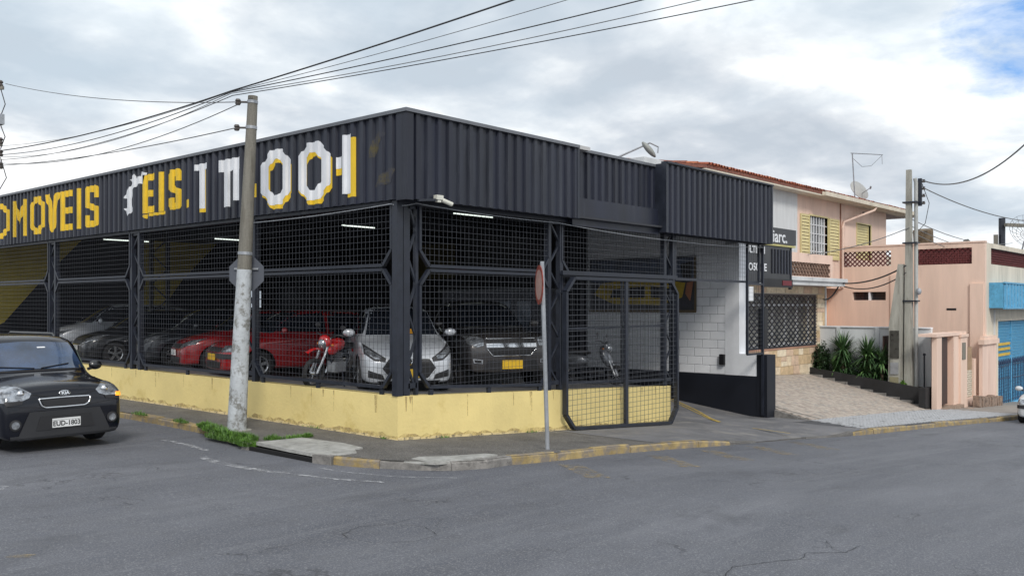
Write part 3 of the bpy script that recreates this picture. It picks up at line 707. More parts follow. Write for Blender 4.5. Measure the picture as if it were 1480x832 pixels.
def mesh_bay(axis, off, poly, dx, dzz, parent, th=.0048, nm='wire_mesh'):
    b = MB(); s0, s1 = min(p[0] for p in poly), max(p[0] for p in poly); z0, z1 = min(p[1] for p in poly), max(p[1] for p in poly)
    k = math.ceil(s0/dx)
    while k*dx < s1:
        h = spans(poly, k*dx+1e-5, True); wob = random.uniform(-.003, .003)
        for i in range(0, len(h)-1, 2):
            if axis == 'x': b.box(off-th*.4, off+th*.4, k*dx-th*.4+wob, k*dx+th*.4+wob, h[i], h[i+1])
            else: b.box(k*dx-th*.4+wob, k*dx+th*.4+wob, off-th*.4, off+th*.4, h[i], h[i+1])
        k += 1
    k = math.ceil(z0/dzz)
    while k*dzz < z1:
        h = spans(poly, k*dzz+1e-5, False); wob = random.uniform(-.003, .003)
        for i in range(0, len(h)-1, 2):
            if axis == 'x': b.box(off-th*1.4, off-th*.5, h[i], h[i+1], k*dzz-th/2+wob, k*dzz+th/2+wob)
            else: b.box(h[i], h[i+1], off-th*1.4, off-th*.5, k*dzz-th/2+wob, k*dzz+th/2+wob)
        k += 1
    return b.build(nm, M_WIRE, parent, kind='stuff', fix=False)
ZR = 2.69
def bay(axis, off, s0, s1, zbf, label, c=.2, chamfer_hi=True):
    loc = (off, (s0+s1)/2, .7) if axis == 'x' else ((s0+s1)/2, off, .6)
    t = thing('fence_bay', label, 'mesh fence', loc, 'mesh bays around the showroom')
    up = [(s0+c, ZR+.03), (s1-c, ZR+.03), (s1, ZR+.03+c*1.2), (s1, ZB-.02), (s0, ZB-.02), (s0, ZR+.03+c*1.2)]
    za, zb_ = zbf(s0), zbf(s1)
    lo = [(s0+c, za), (s1-c, zb_), (s1, zb_+c*1.2), (s1, ZR-.04-c*1.2), (s1-c, ZR-.04), (s0+c, ZR-.04), (s0, ZR-.04-c*1.2), (s0, za+c*1.2)]
    b = MB(); frame_loop(b, axis, off, up, .07, .05); b.build('upper_frame', M_FRAME, t)
    b = MB(); frame_loop(b, axis, off, lo, .07, .05)
    for s_ in (s0+.25, (s0+s1)/2, s1-.25):
        zz = zbf(s_)
        if axis == 'x': b.box(off-.02, off+.02, s_-.04, s_+.04, zz-.12, zz-.03)
        else: b.box(s_-.04, s_+.04, off-.02, off+.02, zz-.12, zz-.03)
    b.build('lower_frame', M_FRAME, t)
    mesh_bay(axis, off-.012, up, .1, .1, t); mesh_bay(axis, off-.012, lo, .1, .1, t)
zl = lambda s_: .80; zr_ = lambda s_: .80-.047*s_
for i, (a, c) in enumerate(((.16, 3.98), (4.42, 8.46), (8.9, 12.9), (13.34, 17.28), (17.7, 21.6))):
    bay('x', .03, a, c, zl, ['wire mesh bay on the yellow wall just left of the building corner', 'wire mesh bay behind the concrete pole in front of the two red cars', 'wire mesh bay second from the far left in front of silver and black cars', 'wire mesh bay at the far left above the black suv roof', 'farthest wire mesh bay beyond the left edge of view'][i])
bay('y', .03, .48, 3.72, zr_, 'wire mesh bay right of the corner in front of the brown pickup')
# bay behind the gate: upper mesh and inner bay
t = thing('fence_bay', 'wire mesh bay with mid rail behind the sliding gate', 'mesh fence', (6, .03, .5), 'mesh bays around the showroom')
up = [(4.32, ZR+.03), (7.74, ZR+.03), (7.74, ZB-.02), (4.12, ZB-.02), (4.12, ZR+.25)]
b = MB(); frame_loop(b, 'y', .03, up, .06, .05); b.build('upper_frame', M_FRAME, t)
lo = [(4.12, .62), (7.74, .45), (7.74, ZR-.04), (4.12, ZR-.04)]
b = MB(); frame_loop(b, 'y', .03, lo, .06, .05); b.box(4.12, 7.74, .01, .05, 1.62, 1.66).box(6.1, 6.14, .01, .05, .55, ZR); b.build('lower_frame', M_FRAME, t)
mesh_bay('y', .02, up, .1, .1, t); mesh_bay('y', .02, lo, .1, .1, t)
# transom mesh over the driveway and narrow mesh at its right
t = thing('fence_bay', 'wire mesh transom hanging over the driveway entrance', 'mesh fence', (10, .03, 2.7), 'mesh bays around the showroom')
up = [(8.2, ZR-.02), (12.3, ZR-.02), (12.3, ZB-.06), (8.2, ZB-.06)]
b = MB(); frame_loop(b, 'y', .03, up, .05, .05); b.build('upper_frame', M_FRAME, t); mesh_bay('y', .02, up, .12, .1, t)
t = thing('fence_bay', 'narrow upright mesh panel beside the black wall end at the driveway', 'mesh fence', (12, .03, .3), 'mesh bays around the showroom')
lo = [(11.45, ZR-.5), (12.32, ZR-.5), (12.32, ZR-.07), (11.45, ZR-.07)]
lo = [(11.5, .85), (12.34, .85), (12.34, ZR-.07), (11.5, ZR-.07)]
b = MB(); frame_loop(b, 'y', -.06, lo, .05, .05); b.box(12.32, 12.37, -.09, -.03, -.75, ZB-.1).box(11.47, 11.52, -.09, -.03, .85, ZB-.1); b.build('lower_frame', M_FRAME, t); mesh_bay('y', -.06, lo, .12, .1, t)
# sliding gate
gt = thing('sliding_gate', 'black framed wire mesh sliding gate parked against the yellow wall', 'gate', (6.2, -.14, -.4))
c = .25; lo = [(4.0+c, gz(4.2)+.045), (7.95-c, gz(8)+.07), (7.95, gz(8)+.36), (7.95, 2.34), (7.95-c, 2.60), (4.0+c, 2.60), (4.0, 2.34), (4.0, gz(4.2)+.32)]
b = MB(); frame_loop(b, 'y', -.16, lo, .10, .06); b.build('gate_frame', M_FRAME, gt)
MB().box(5.95, 6.04, -.19, -.13, gz(6.2)+.06, 2.6).build('gate_stile', M_FRAME, gt)
mesh_bay('y', -.17, lo, .145, .1, gt, .0065)
for x in (4.95, 7.3): MB().lathe([(.0, -.02), (.05, -.02), (.05, .02), (0, .02)], 12, (x, -.16, gz(x)+.02), 'y').build('wheel', M_FRAME, gt)
MB().box(4.0, 8.1, -.10, -.05, 2.66, 2.74).build('top_track', M_FRAME, gt)
MB().bar((4.0, -.08, 2.3), (4.3, -.1, 2.62), .05).build('stay', M_FRAME, gt)
# ================================================================== BOUNDARY WALL (white blocks over a black dado)
bw = thing('boundary_wall', 'white painted block wall with black dado along the right side of the driveway', 'wall', (RX, 3, -.5))
MB().prism([(.14, -1.3), (5.6, -1.3), (5.6, 4.5), (.66, 4.5), (.66, .24), (.14, .24)], 'x', RX+.009, RX+.35).build('wall_core', M_MORTAR, bw)
MB().box(RX-.01, RX+.36, .12, 5.6, -1.3, .24).build('black_dado', M_DARKW, bw)
MB().prism([(.12, .243), (1.03, .243), (1.03, ZB-.02), (.62, ZB-.02), (.62, .81), (.12, .81)], 'x', RX-.012, RX+.362).build('smooth_end', M_WHITES, bw)
blk = MB().box(0, .05, 0, .456, 0, .214).mesh('block', M_WHITEB)
bm = bmesh.new(); bm.from_mesh(blk); bmesh.ops.bevel(bm, geom=[e for e in bm.edges], offset=.006, segments=1, affect='EDGES'); bm.to_mesh(blk); bm.free()
random.seed(4)
for r in range(19):
    z = .25+r*.228; y = 1.036; first = True
    while y < 5.58:
        w = (.235 if (r % 2 and first) else .468); w = min(w, 5.6-y); first = False
        if z < 4.5: piece('block', blk, bw, (RX+.0+random.uniform(-.002, .002), y, z), scale=(1, (w-.020)/.456, 1))
        y += w
MB().box(RX-.10, RX-.012, 1.02, 1.16, .50, .78).build('intercom', M_BLK, bw)
# black post box at the wall end
MB().box(12.375, 12.86, -.17, .118, gz(12.6)-.1, .80).build('wall_pier', M_DARKW, bw, label='black painted pier at the street end of the wall')
MB().box(12.405, 12.60, -.08, .10, .95, 2.0).build('meter_box', M_BLK, bw)
# mural panel on the wall: dark board with yellow and red abstract swooshes (hung on the wall)
mu = thing('mural_board', 'large dark mural board with a yellow car front hanging on the white wall', 'picture', (RX, 3.3, 1.9))
MB().box(RX-.07, RX-.02, 1.88, 5.45, 1.92, 3.42).build('board', mat('mural dark', (.035, .035, .045), .4, var=.3, scale=3), mu)
MB().box(RX-.085, RX-.07, 1.86, 5.47, 1.88, 1.95).box(RX-.085, RX-.07, 1.86, 1.92, 1.95, 3.42).build('edge_strip', mat('mural edge', (.12, .09, .05), .5), mu)
def mural(poly, m, e=.0): MB().prism(poly, 'x', RX-.076-e, RX-.07).build('painted_shape', m, mu)
M_MY = mat('mural yellow', (.42, .30, .03), .45, var=.2, scale=5); M_MB = mat('mural blue grey', (.06, .08, .13), .4, var=.4, scale=4); M_MR = mat('mural skin', (.32, .14, .08), .5)
mural([(1.95, 2.75), (5.4, 2.75), (5.4, 3.38), (1.95, 3.38)], M_MB)
mural([(2.2, 2.7), (3.6, 2.86), (5.0, 2.72), (5.3, 2.4), (4.6, 2.12), (3.0, 2.08), (2.3, 2.3)], M_MY, .004)
mural([(2.5, 2.52), (3.3, 2.62), (3.3, 2.3), (2.6, 2.26)], M_BLK, .008)
mural([(3.5, 2.62), (4.6, 2.55), (4.7, 2.3), (3.5, 2.3)], M_BLK, .008)
mural([(1.95, 2.74), (2.15, 2.7), (2.2, 2.4), (2.05, 2.2)], M_MR, .004)
mural([(1.98, 3.3), (2.35, 3.2), (2.3, 2.85), (2.0, 2.8)], M_BLK, .004)
# painted bands on the dark walls
def band(poly, axis, m):
    if axis == 'y': MB().prism(poly, 'y', LY-.006, LY+.0).build('painted_band', m, show)
    else: MB().prism(poly, 'x', RX-.006, RX+.003).build('painted_band', m, show)
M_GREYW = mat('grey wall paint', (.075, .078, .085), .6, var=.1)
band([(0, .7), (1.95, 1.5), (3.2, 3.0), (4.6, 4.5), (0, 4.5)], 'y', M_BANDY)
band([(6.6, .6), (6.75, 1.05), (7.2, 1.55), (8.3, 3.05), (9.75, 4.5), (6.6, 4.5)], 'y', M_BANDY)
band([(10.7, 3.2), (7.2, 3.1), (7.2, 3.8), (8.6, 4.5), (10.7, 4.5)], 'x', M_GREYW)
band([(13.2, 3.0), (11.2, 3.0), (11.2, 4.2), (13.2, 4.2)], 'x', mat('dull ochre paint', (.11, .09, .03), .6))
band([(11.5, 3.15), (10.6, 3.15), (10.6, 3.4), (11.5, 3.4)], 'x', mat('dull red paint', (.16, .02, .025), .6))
# office partition and shelving seen deep inside
of = thing('office_cabin', 'dim grey office partition with blinds at the back of the lot', 'office', (11.5, 8, .2))
MB().box(11.2, 12.3, 6.2, 10.6, .1, 2.5).build('wall', mat('dim grey panel', (.12, .125, .15), .5, var=.2), of)
for y in (6.8, 7.6, 8.4, 9.2): MB().box(11.17, 11.2, y, y+.5, 1.1, 2.2).build('window', M_GLASSB if False else mat('office glass', (.16, .19, .24), .15, var=.3), of)
MB().box(11.1, 12.3, 6.1, 10.7, 2.5, 2.58).build('cap', M_CAP, of)
wi = thing('small_window', 'small bright four pane window deep inside the showroom', 'window', (11.5, LY-.02, 2.3))
for i in (0, 1):
    for j in (0, 1): MB().box(11.32+i*.24, 11.53+i*.24, LY-.03, LY-.012, 1.98+j*.36, 2.3+j*.36).build('pane', mat('bright pane', (.7, .75, .8), .3, emit=((.8, .9, 1), .55)), wi)
b = MB(); b.box(11.28, 11.81, LY-.02, LY-.008, 1.94, 2.70); b.build('frame', M_FRAME, wi)
# fluorescent tubes
for (x, y, s_), lb in (((6.95, 9.6, .6), 'lit ceiling tube seen left of the corner column'), ((6.83, 4.95, .72), 'lit ceiling tube just right of the security camera'), ((7.84, 3.6, .55), 'lit ceiling tube near the post by the sliding gate'),
                    ((5.2, 20.0, .85), 'lit ceiling tube at the far left bays'), ((7.3, 16.9, .6), 'lit ceiling tube half hidden behind the concrete pole')):
    t = thing('tube_light', lb, 'lamp', (x, y, 4.34), 'fluorescent tubes under the showroom ceiling')
    MB().box(x-s_, x+s_, y-.04, y+.04, 4.34, 4.40).build('housing', mat('lamp housing', (.2, .2, .2), .5), t)
    MB().tube([(x-s_*.97, y, 4.31), (x+s_*.97, y, 4.31)], .017, 8).build('tube', M_TUBE, t)
    MB().box(x-s_*.8, x-s_*.78, y-.005, y+.005, 4.42, 4.56).box(x+s_*.78, x+s_*.8, y-.005, y+.005, 4.42, 4.56).build('hanger', M_FRAME, t)
# security camera on its bracket, and a thin cable slung along the fascia
cc = thing('security_camera', 'small white security camera on an arm under the fascia corner', 'camera', (.55, -.32, 3.75))
M_CCW = mat('camera housing', (.62, .62, .56), .4, var=.05)
MB().bar((.12, -.34, 3.70), (.46, -.36, 3.735), .035).build('arm', M_FRAME, cc)
MB().box(.46, .60, -.40, -.32, 3.74, 3.81).build('junction_box', M_CCW, cc); MB().box(.49, .56, -.39, -.33, 3.70, 3.74).build('bracket', M_CCW, cc)
MB().tube([(.60, -.37, 3.74), (.76, -.43, 3.68)], .036, 12).build('body', M_CCW, cc); MB().tube([(.76, -.43, 3.68), (.775, -.436, 3.674)], .027, 12).build('lens', M_BLK, cc)
def cable(name, pts, r, m, label, sag=0, n=24, group=None):
    P = []
    for a, c in zip(pts, pts[1:]):
        a = Vector(a); c = Vector(c)
        for k in range(n): t = k/n; q = a.lerp(c, t); q.z -= sag*4*t*(1-t); P.append(q)
    P.append(Vector(pts[-1])); o = MB().tube(P, r, 6).build(name, m, smooth='all', org=P[0]); return tag(o, label, 'cable', group)
cable('cable', [(-.07, 4.2, 3.60), (-.05, .1, 3.66), (.25, -.14, 3.68), (3.8, -.12, 3.62), (8.0, -.12, 3.50), (12.2, -.13, 3.56)], .009, M_GALV, 'thin pale cable slung along the underside of the corner fascia', .03, 8)
# black service sign of the next building, with white lettering
sg = thing('shop_sign', 'black projecting shop sign with white lettering behind the narrow mesh panel', 'sign', (13, .9, 2.6))
MB().box(12.95, 16.2, .95, 1.05, 2.72, 3.78).build('lower_board', mat('sign black', (.02, .021, .025), .35, var=.2), sg)
MB().box(14.55, 16.6, .93, 1.05, 3.86, 4.32).build('upper_board', MATS['sign black'], sg)
MB().box(14.0, 16.5, .90, 1.05, 3.79, 3.84).build('yellow_line', mat('dull yellow trim', (.5, .46, .18), .5), sg)
MB().box(14.4, 16.3, .90, .95, 2.60, 2.84).build('dark_band', M_BLK, sg); MB().box(15.6, 16.2, .885, .90, 2.66, 2.80).build('red_patch', mat('dark red patch', (.15, .01, .02), .5), sg)
for tx, x, z, s_ in (('iarc.', 15.5, 4.06, .50), ('ULTIR M', 13.95, 3.62, .27), ('GO50  SE', 13.95, 3.14, .29)):
    me = text_mesh(tx, s_, M_LETW, .003, .008, 1.15); o = piece('lettering', me, sg, (x, .925, z), rot=(pi/2, 0, 0))
b = MB()
for k in range(7): b.box(15.0+k*.2, 15.08+k*.2, .925, .95, 3.0, 3.7)
b.build('ribs', M_NAVY, sg)
MB().box(12.9, 13.9, .97, 1.03, 2.2, 2.6).build('pale_panel', M_WHITES, sg)
MB().box(12.95, 13.03, .96, 1.04, -.6, 2.62).box(16.3, 16.38, .96, 1.04, 2.55, 3.8).build('post', M_FRAME, sg)
MB().bar((16.34, 1.0, 2.9), (16.34, 3.12, 2.9), .06).build('bracket', M_FRAME, sg)
# ================================================================== STONE CLAD HOUSE
random.seed(31)
hs = thing('stone_clad_house', 'two storey house with sandstone ground floor, lattice terrace, shuttered window and red tiled roof', 'house', (18, 3.1, -.4))
HY = 3.12
X0, X1, G0, G1 = 12.95, 24.0, 17.5, 23.25     # extent, window opening
MB().box(X0, X1, HY, 9, -1.6, .60).box(X0, G0, HY, 9, .60, 2.47).box(G1, X1, HY, 9, .60, 2.47).box(X0, X1, HY, 9, 2.47, 2.76).build('wall', M_CREAM, hs)
MB().box(G0, G1, HY+.5, HY+.55, .60, 2.47).build('window_back', mat('dim curtain', (.40, .40, .38), .7, var=.35, scale=2.5), hs)
# individual stones
sm = []
for k, m in enumerate(M_STONES):
    b = MB(); b.box(0, 1, -.035, .0, 0, 1); sm.append(b.mesh('stone', m))
def stones(xa, xb, za, zb_, hmin, hmax):
    z = za
    while z < zb_-.03:
        h = min(random.uniform(hmin, hmax), zb_-z); 
        if zb_-z-h < .08: h = zb_-z
        x = xa
        while x < xb-.02:
            w = random.uniform(.28, .75); 
            if xb-x-w < .16: w = xb-x
            if h > .3 and random.random() < .35:
                for zz in (0, h/2): piece('stone', random.choice(sm), hs, (x+.006, HY-.002-random.uniform(0, .012), z+zz+.006), scale=(w-.012, 1, h/2-.012))
            else: piece('stone', random.choice(sm), hs, (x+.006, HY-.002-random.uniform(0, .012), z+.006), scale=(w-.012, 1, h-.012))
            x += w
        z += h
stones(16.2, X1, -.62, .54, .25, .42); stones(16.2, X1, 2.50, 2.75, .25, .26); stones(G1+.06, X1, .56, 2.48, .22, .4); stones(16.0, G0-.05, .56, 2.48, .25, .42)
MB().box(G0-.06, G1+.06, HY-.06, HY+.02, .545, .60).build('sill', mat('pinkish sill', (.42, .24, .17), .8), hs)
b = MB(); b.box(G0, G1, HY-.01, HY+.03, .60, .65).box(G0, G1, HY-.01, HY+.03, 2.42, 2.47).box(G0, G0+.05, HY-.01, HY+.03, .65, 2.42).box(G1-.05, G1, HY-.01, HY+.03, .65, 2.42)
b.build('grille_frame', M_FRAME, hs)
b = MB()      # ornamental grille: waves meeting in pointed ovals
nW = 15; w_ = (G1-G0-.1)/nW
for k in range(nW+1):
    x = G0+.05+k*w_
    for s_ in (-1, 1):
        pts = [(x+s_*w_/2*(.5-.5*cos(2*pi*t/8)), HY+.01, .65+t*(1.77/64)) for t in range(65)]
        for p, q in zip(pts, pts[1:]): b.bar(p, q, .034)
b.build('grille_scrolls', M_FRAME, hs, kind='stuff', fix=False)
b = MB()
for k in range(6): x = G0+.3+k*.98; b.box(x, x+.05, HY+.06, HY+.10, .66, 2.4)
b.box(G0, G1, HY+.06, HY+.10, 2.05, 2.12).box(G0, G1, HY+.06, HY+.10, .66, .74)
b.build('window_bars', M_WHITES, hs)
# slab, terrace parapet with lattice openings
MB().box(15.8, 24.1, 2.35, HY+.1, 2.77, 3.02).build('canopy_slab', M_WHITEW, hs)
MB().box(15.7, 24.18, 2.28, 2.36, 2.92, 3.05).build('canopy_lip', M_WHITEW, hs)
MB().tube([(24.02, HY-.05, 2.8), (24.02, HY-.06, 2.4), (24.03, HY-.06, -.5)], .045, 8).build('downpipe', M_WHITEW, hs)
def lattice_panel(axis, off, s0, s1, z0, z1, m, parent, back=None, pitch=.17, th=.035, dep=.06):
    b = MB(); s_ = s0-(z1-z0)
    while s_ < s1:
        for sg_ in (1, -1):
            a = [s_, z0] if sg_ == 1 else [s_, z1]; c = [s_+(z1-z0), z1] if sg_ == 1 else [s_+(z1-z0), z0]
            if a[0] < s0: f = (s0-a[0])/(c[0]-a[0]); a = [s0, a[1]+(c[1]-a[1])*f]
            if c[0] > s1: f = (s1-a[0])/(c[0]-a[0]); c = [s1, a[1]+(c[1]-a[1])*f]
            if c[0]-a[0] > .02:
                A, C = ((off, a[0], a[1]), (off, c[0], c[1])) if axis == 'x' else ((a[0], off, a[1]), (c[0], off, c[1]))
                b.bar(A, C, dep, th, up=((0, 0, 1)))
        s_ += pitch
    return b.build('lattice', m, parent, kind='stuff', fix=False)
MB().box(20.3, 24.5, 2.98, 3.10, 3.02, 3.12).box(20.3, 24.5, 2.98, 3.10, 3.62, 3.95).box(24.3, 24.5, 2.98, 3.10, 3.12, 3.62).box(20.3, 20.5, 2.98, 3.10, 3.12, 3.62).box(16.5, 20.3, 2.98, 3.10, 3.02, 3.95).build('parapet', M_PINK2, hs)
lattice_panel('y', 3.04, 20.5, 24.3, 3.12, 3.62, mat('brown breeze block', (.16, .10, .075), .8, var=.2), hs, pitch=.25, th=.04)
# upper storey
UY = 4.0
MB().box(X0, 23.5, UY-.06, 12, 2.76, 6.42).build('party_wall', M_WHITEW, hs)
# front wall with real window openings
wx = [23.5, 24.74, 26.5, 29.68, 31.3, 33.3]
b = MB(); b.box(wx[0], wx[1], UY, UY+.2, 2.76, 6.42).box(wx[2], wx[3], UY, UY+.2, 2.76, 6.42).box(wx[4], wx[5], UY, UY+.2, 2.76, 6.42)
b.box(wx[1], wx[2], UY, UY+.2, 2.76, 3.95).box(wx[1], wx[2], UY, UY+.2, 5.58, 6.42).box(wx[3], wx[4], UY, UY+.2, 2.76, 4.05).box(wx[3], wx[4], UY, UY+.2, 5.60, 6.42)
b.box(33.1, 33.3, UY+.2, 12, 2.76, 6.42).box(23.5, 33.1, 11.8, 12, 2.76, 6.42)
b.build('upper_wall', M_PINK2, hs)
MB().box(27.80, 27.86, UY-.04, UY, 2.8, 6.4).build('wall_joint', mat('brown joint', (.32, .17, .12), .8), hs)
win = MB(); win.box(wx[1], wx[2], UY+.12, UY+.14, 3.95, 5.58); w = win.build('window', M_GLASS, hs)
b = MB(); b.box(wx[1]-.06, wx[1], UY-.03, UY+.1, 3.89, 5.64).box(wx[2], wx[2]+.06, UY-.03, UY+.1, 3.89, 5.64).box(wx[1], wx[2], UY-.03, UY+.1, 5.58, 5.64).box(wx[1]-.1, wx[2]+.1, UY-.06, UY+.1, 3.88, 3.95); b.build('frame', M_YSHUT, w)
b = MB()
for k in range(1, 7): x = lerp(wx[1], wx[2], k/7); b.box(x-.014, x+.014, UY+.02, UY+.05, 3.95, 5.58)
for z in (4.2, 4.55, 4.9, 5.25): b.box(wx[1], wx[2], UY+.02, UY+.04, z-.014, z+.014)
b.build('window_bars', M_WHITES, w)
b = MB(); b.box(wx[1]+.05, wx[1]+.55, UY+.10, UY+.115, 3.95, 5.55).box(wx[2]-.6, wx[2]-.1, UY+.10, UY+.115, 3.95, 5.55); b.build('curtain', mat('pale curtain', (.34, .36, .36), .8, var=.3, scale=12), w)
def shutter(xa, xb, za, zb_, y):
    s_ = MB().box(xa, xa+.07, y-.05, y, za, zb_).box(xb-.07, xb, y-.05, y, za, zb_).box(xa+.07, xb-.07, y-.05, y, zb_-.08, zb_).box(xa+.07, xb-.07, y-.05, y, za, za+.09).build('shutter', M_YSHUT, hs)
    n = 12; me = MB().hexa([(xa+.07, y-.04, 0), (xb-.07, y-.04, 0), (xb-.07, y-.03, 0), (xa+.07, y-.03, 0), (xa+.07, y-.018, .10), (xb-.07, y-.018, .10), (xb-.07, y-.008, .10), (xa+.07, y-.008, .10)]).mesh('slat', M_YSHUT)
    b = MB()
    for k in range(n): z = lerp(za+.09, zb_-.18, k/(n-1)); b.hexa([(xa+.07, y-.045, z), (xb-.07, y-.045, z), (xb-.07, y-.035, z), (xa+.07, y-.035, z), (xa+.07, y-.018, z+.11), (xb-.07, y-.018, z+.11), (xb-.07, y-.008, z+.11), (xa+.07, y-.008, z+.11)])
    b.build('slats', M_YSHUT, s_, kind='stuff', fix=False)
shutter(23.85, 24.67, 3.92, 5.6, UY-.01); shutter(26.58, 27.62, 3.92, 5.6, UY-.01); shutter(29.75, 31.22, 4.05, 5.58, UY+.09)
b = MB(); b.box(29.62, 29.68, UY-.03, UY+.1, 4.0, 5.65).box(31.3, 31.36, UY-.03, UY+.1, 4.0, 5.65).box(29.68, 31.3, UY-.03, UY+.1, 5.6, 5.65); b.build('shutter_frame', M_YSHUT, hs)
# roof: low pitched tiles; nearest rows built tile by tile
EY, EZ, PITCH = 3.45, 6.46, .155
rz = lambda y: EZ+(y-EY)*PITCH
b = MB(); b.hexa([(15.7, EY, EZ-.10), (35.2, EY, EZ-.10), (35.2, 8.2, rz(8.2)-.10), (15.7, 8.2, rz(8.2)-.10), (15.7, EY, EZ), (35.2, EY, EZ), (35.2, 8.2, rz(8.2)), (15.7, 8.2, rz(8.2))])
b.hexa([(15.7, 8.2, rz(8.2)-.1), (35.2, 8.2, rz(8.2)-.1), (35.2, 12.8, EZ-.1), (15.7, 12.8, EZ-.1), (15.7, 8.2, rz(8.2)), (35.2, 8.2, rz(8.2)), (35.2, 12.8, EZ), (15.7, 12.8, EZ)])
rf = b.build('roof', M_TERRA[1], hs)
tm = []
for m in M_TERRA:
    b = MB(); n = 5
    for k in range(2):
        y = k*.46; r = .085 if k == 0 else .065; zz = k*.46*PITCH
        for rr in (r, r-.014):
            for j in range(n+1): a = pi*j/n; b.v.append((rr*cos(a), y, zz+rr*sin(a)*.9))
    q = n+1
    for j in range(n): b.f += [(j, j+1, 2*q+j+1, 2*q+j), (q+j+1, q+j, 3*q+j, 3*q+j+1), (j, q+j, q+j+1, j+1)]
    b.mi = [0]*len(b.f); tm.append(b.mesh('tile', m, smooth=False, fix=False))
random.seed(8)
for r in range(3):
    for k in range(96):
        x = 15.8+k*.202
        if x > 35.1: break
        piece('tile', random.choice((tm[0], tm[0], tm[1], tm[2])), rf, (x+random.uniform(-.012, .012), EY-.06+r*.40+random.uniform(-.02, .02), rz(EY-.06+r*.40)+.012+random.uniform(0, .012)))
b = MB()
for k in range(96):
    for r in range(3, 12):
        x = 15.8+k*.202; y = EY-.06+r*.40; z = rz(y)+.01
        for j in range(3): a0, a1 = pi*j/3, pi*(j+1)/3; b.add([(x+.08*cos(a0), y, z+.07*sin(a0)), (x+.08*cos(a1), y, z+.07*sin(a1)), (x+.08*cos(a1), y+.42, z+.42*PITCH+.07*sin(a1)), (x+.08*cos(a0), y+.42, z+.42*PITCH+.07*sin(a0))], [(0, 1, 2, 3)])
b.build('upper_tiles', M_TERRA[1], rf, kind='stuff', fix=False)
b = MB(); b.prism([(EY-.17, 6.30), (EY-.02, 6.30), (EY-.02, 6.46), (EY-.04, 6.46), (EY-.04, 6.32), (EY-.15, 6.32), (EY-.15, 6.46), (EY-.17, 6.46)], 'x', 24.6, 35.3); b.build('gutter', M_CREAM, hs)
MB().box(15.7, 35.2, EY, UY, 6.30, 6.35).build('soffit', M_CREAM, hs); MB().box(35.14, 35.24, EY-.1, 8, 6.2, 6.5).build('verge_board', M_WHITEW, hs)
MB().tube([(30.2, EY-.1, 6.3), (30.0, EY-.08, 6.15), (28.1, UY-.06, 5.55), (27.95, UY-.06, 5.3), (27.95, UY-.06, 2.8)], .05, 8).build('downpipe', M_PINK2, hs)
MB().box(30.35, 30.6, UY-.02, UY+.01, 6.02, 6.16).build('vent', M_BLK, hs)
# dish and antenna on the roof
sd_ = thing('satellite_dish', 'grey satellite dish on the tiled roof of the pink upper storey', 'satellite dish', (31.4, 4.6, 6.6))
prf = [(0, 0), (.2, .02), (.38, .07), (.50, .13), (.50, .15), (.38, .09), (.2, .04), (0, .02)]
b = MB().lathe(prf, 24, (0, 0, 0), 'y'); R_ = Matrix.Rotation(radians(-20), 4, 'Z') @ Matrix.Rotation(radians(-30), 4, 'X') 
b.v = [tuple(R_ @ Vector(v)+Vector((31.6, 4.5, 7.35))) for v in b.v]; b.build('dish', mat('dish grey', (.36, .36, .35), .5, var=.1), sd_, smooth=True)
MB().tube([(31.6, 4.6, 6.6), (31.6, 4.6, 7.3)], .03, 8).build('mast', M_GALV, sd_); MB().tube([(31.5, 4.45, 7.1), (31.0, 3.9, 7.25)], .015, 6).tube([(31.0, 3.9, 7.22), (30.95, 3.85, 7.32)], .04, 8).build('feed_arm', M_GALV, sd_)
an = thing('tv_antenna', 'thin tv aerial mast with a horizontal boom on the pink house roof', 'antenna', (31.1, 4.6, 6.6))
MB().tube([(31.1, 4.6, 6.6), (30.75, 4.6, 8.85)], .028, 6).build('mast', M_GALV, an); b = MB().tube([(30.6, 4.6, 8.82), (34.0, 4.4, 9.15)], .022, 6)
b.build('boom', M_GALV, an); MB().tube([(30.9, 4.6, 8.6), (31.8, 4.55, 8.35), (32.8, 4.5, 8.5), (33.9, 4.4, 9.1), (33.95, 4.4, 8.7)], .010, 5).build('lead', M_CABLEG, an)
# ================================================================== PINK HOUSE WITH LATTICE PARAPET
ph = thing('pink_house', 'salmon pink flat roofed building with maroon lattice parapet beside the blue shop', 'house', (30, -1.2, -1.8))
PX = 28.0; FY2 = -1.45
b = MB()
b.box(PX, PX+.25, FY2, 4.9, -2.2, 2.28).box(PX, PX+.25, FY2, 2.2, 2.28, 2.62).box(PX, PX+.25, 3.55, 4.9, 2.28, 2.62).box(PX, PX+.25, FY2, 4.9, 2.62, 3.66)
b.box(PX, PX+.25, FY2, -1.0, 3.66, 4.28).box(PX, PX+.25, 1.05, 2.0, 3.66, 4.28).box(PX, PX+.25, 4.25, 4.9, 3.66, 4.28).box(PX, PX+.25, FY2, 4.9, 4.28, 4.46)
b.build('wall', M_PINK, ph)
MB().box(PX-.03, PX+.28, FY2-.02, 4.92, 4.46, 4.52).build('coping', M_PINK2, ph)
lattice_panel('x', PX+.12, 2.0, 4.25, 3.66, 4.28, M_MAROON, ph, pitch=.19); lattice_panel('x', PX+.12, -1.0, 1.05, 3.66, 4.28, M_MAROON, ph, pitch=.19)
MB().box(PX+.9, PX+.95, -1.0, 1.2, 3.4, 4.4).build('dark_red_backing', M_MAROON, ph)  # added panel standing in for the dark red interior behind this lattice
MB().box(PX-.06, PX, 1.35, 2.0, -1.6, 3.3).build('pilaster', M_PINK, ph); MB().box(PX-.08, PX, FY2+.03, -.95, -1.6, 2.9).build('pilaster', M_PINK, ph)
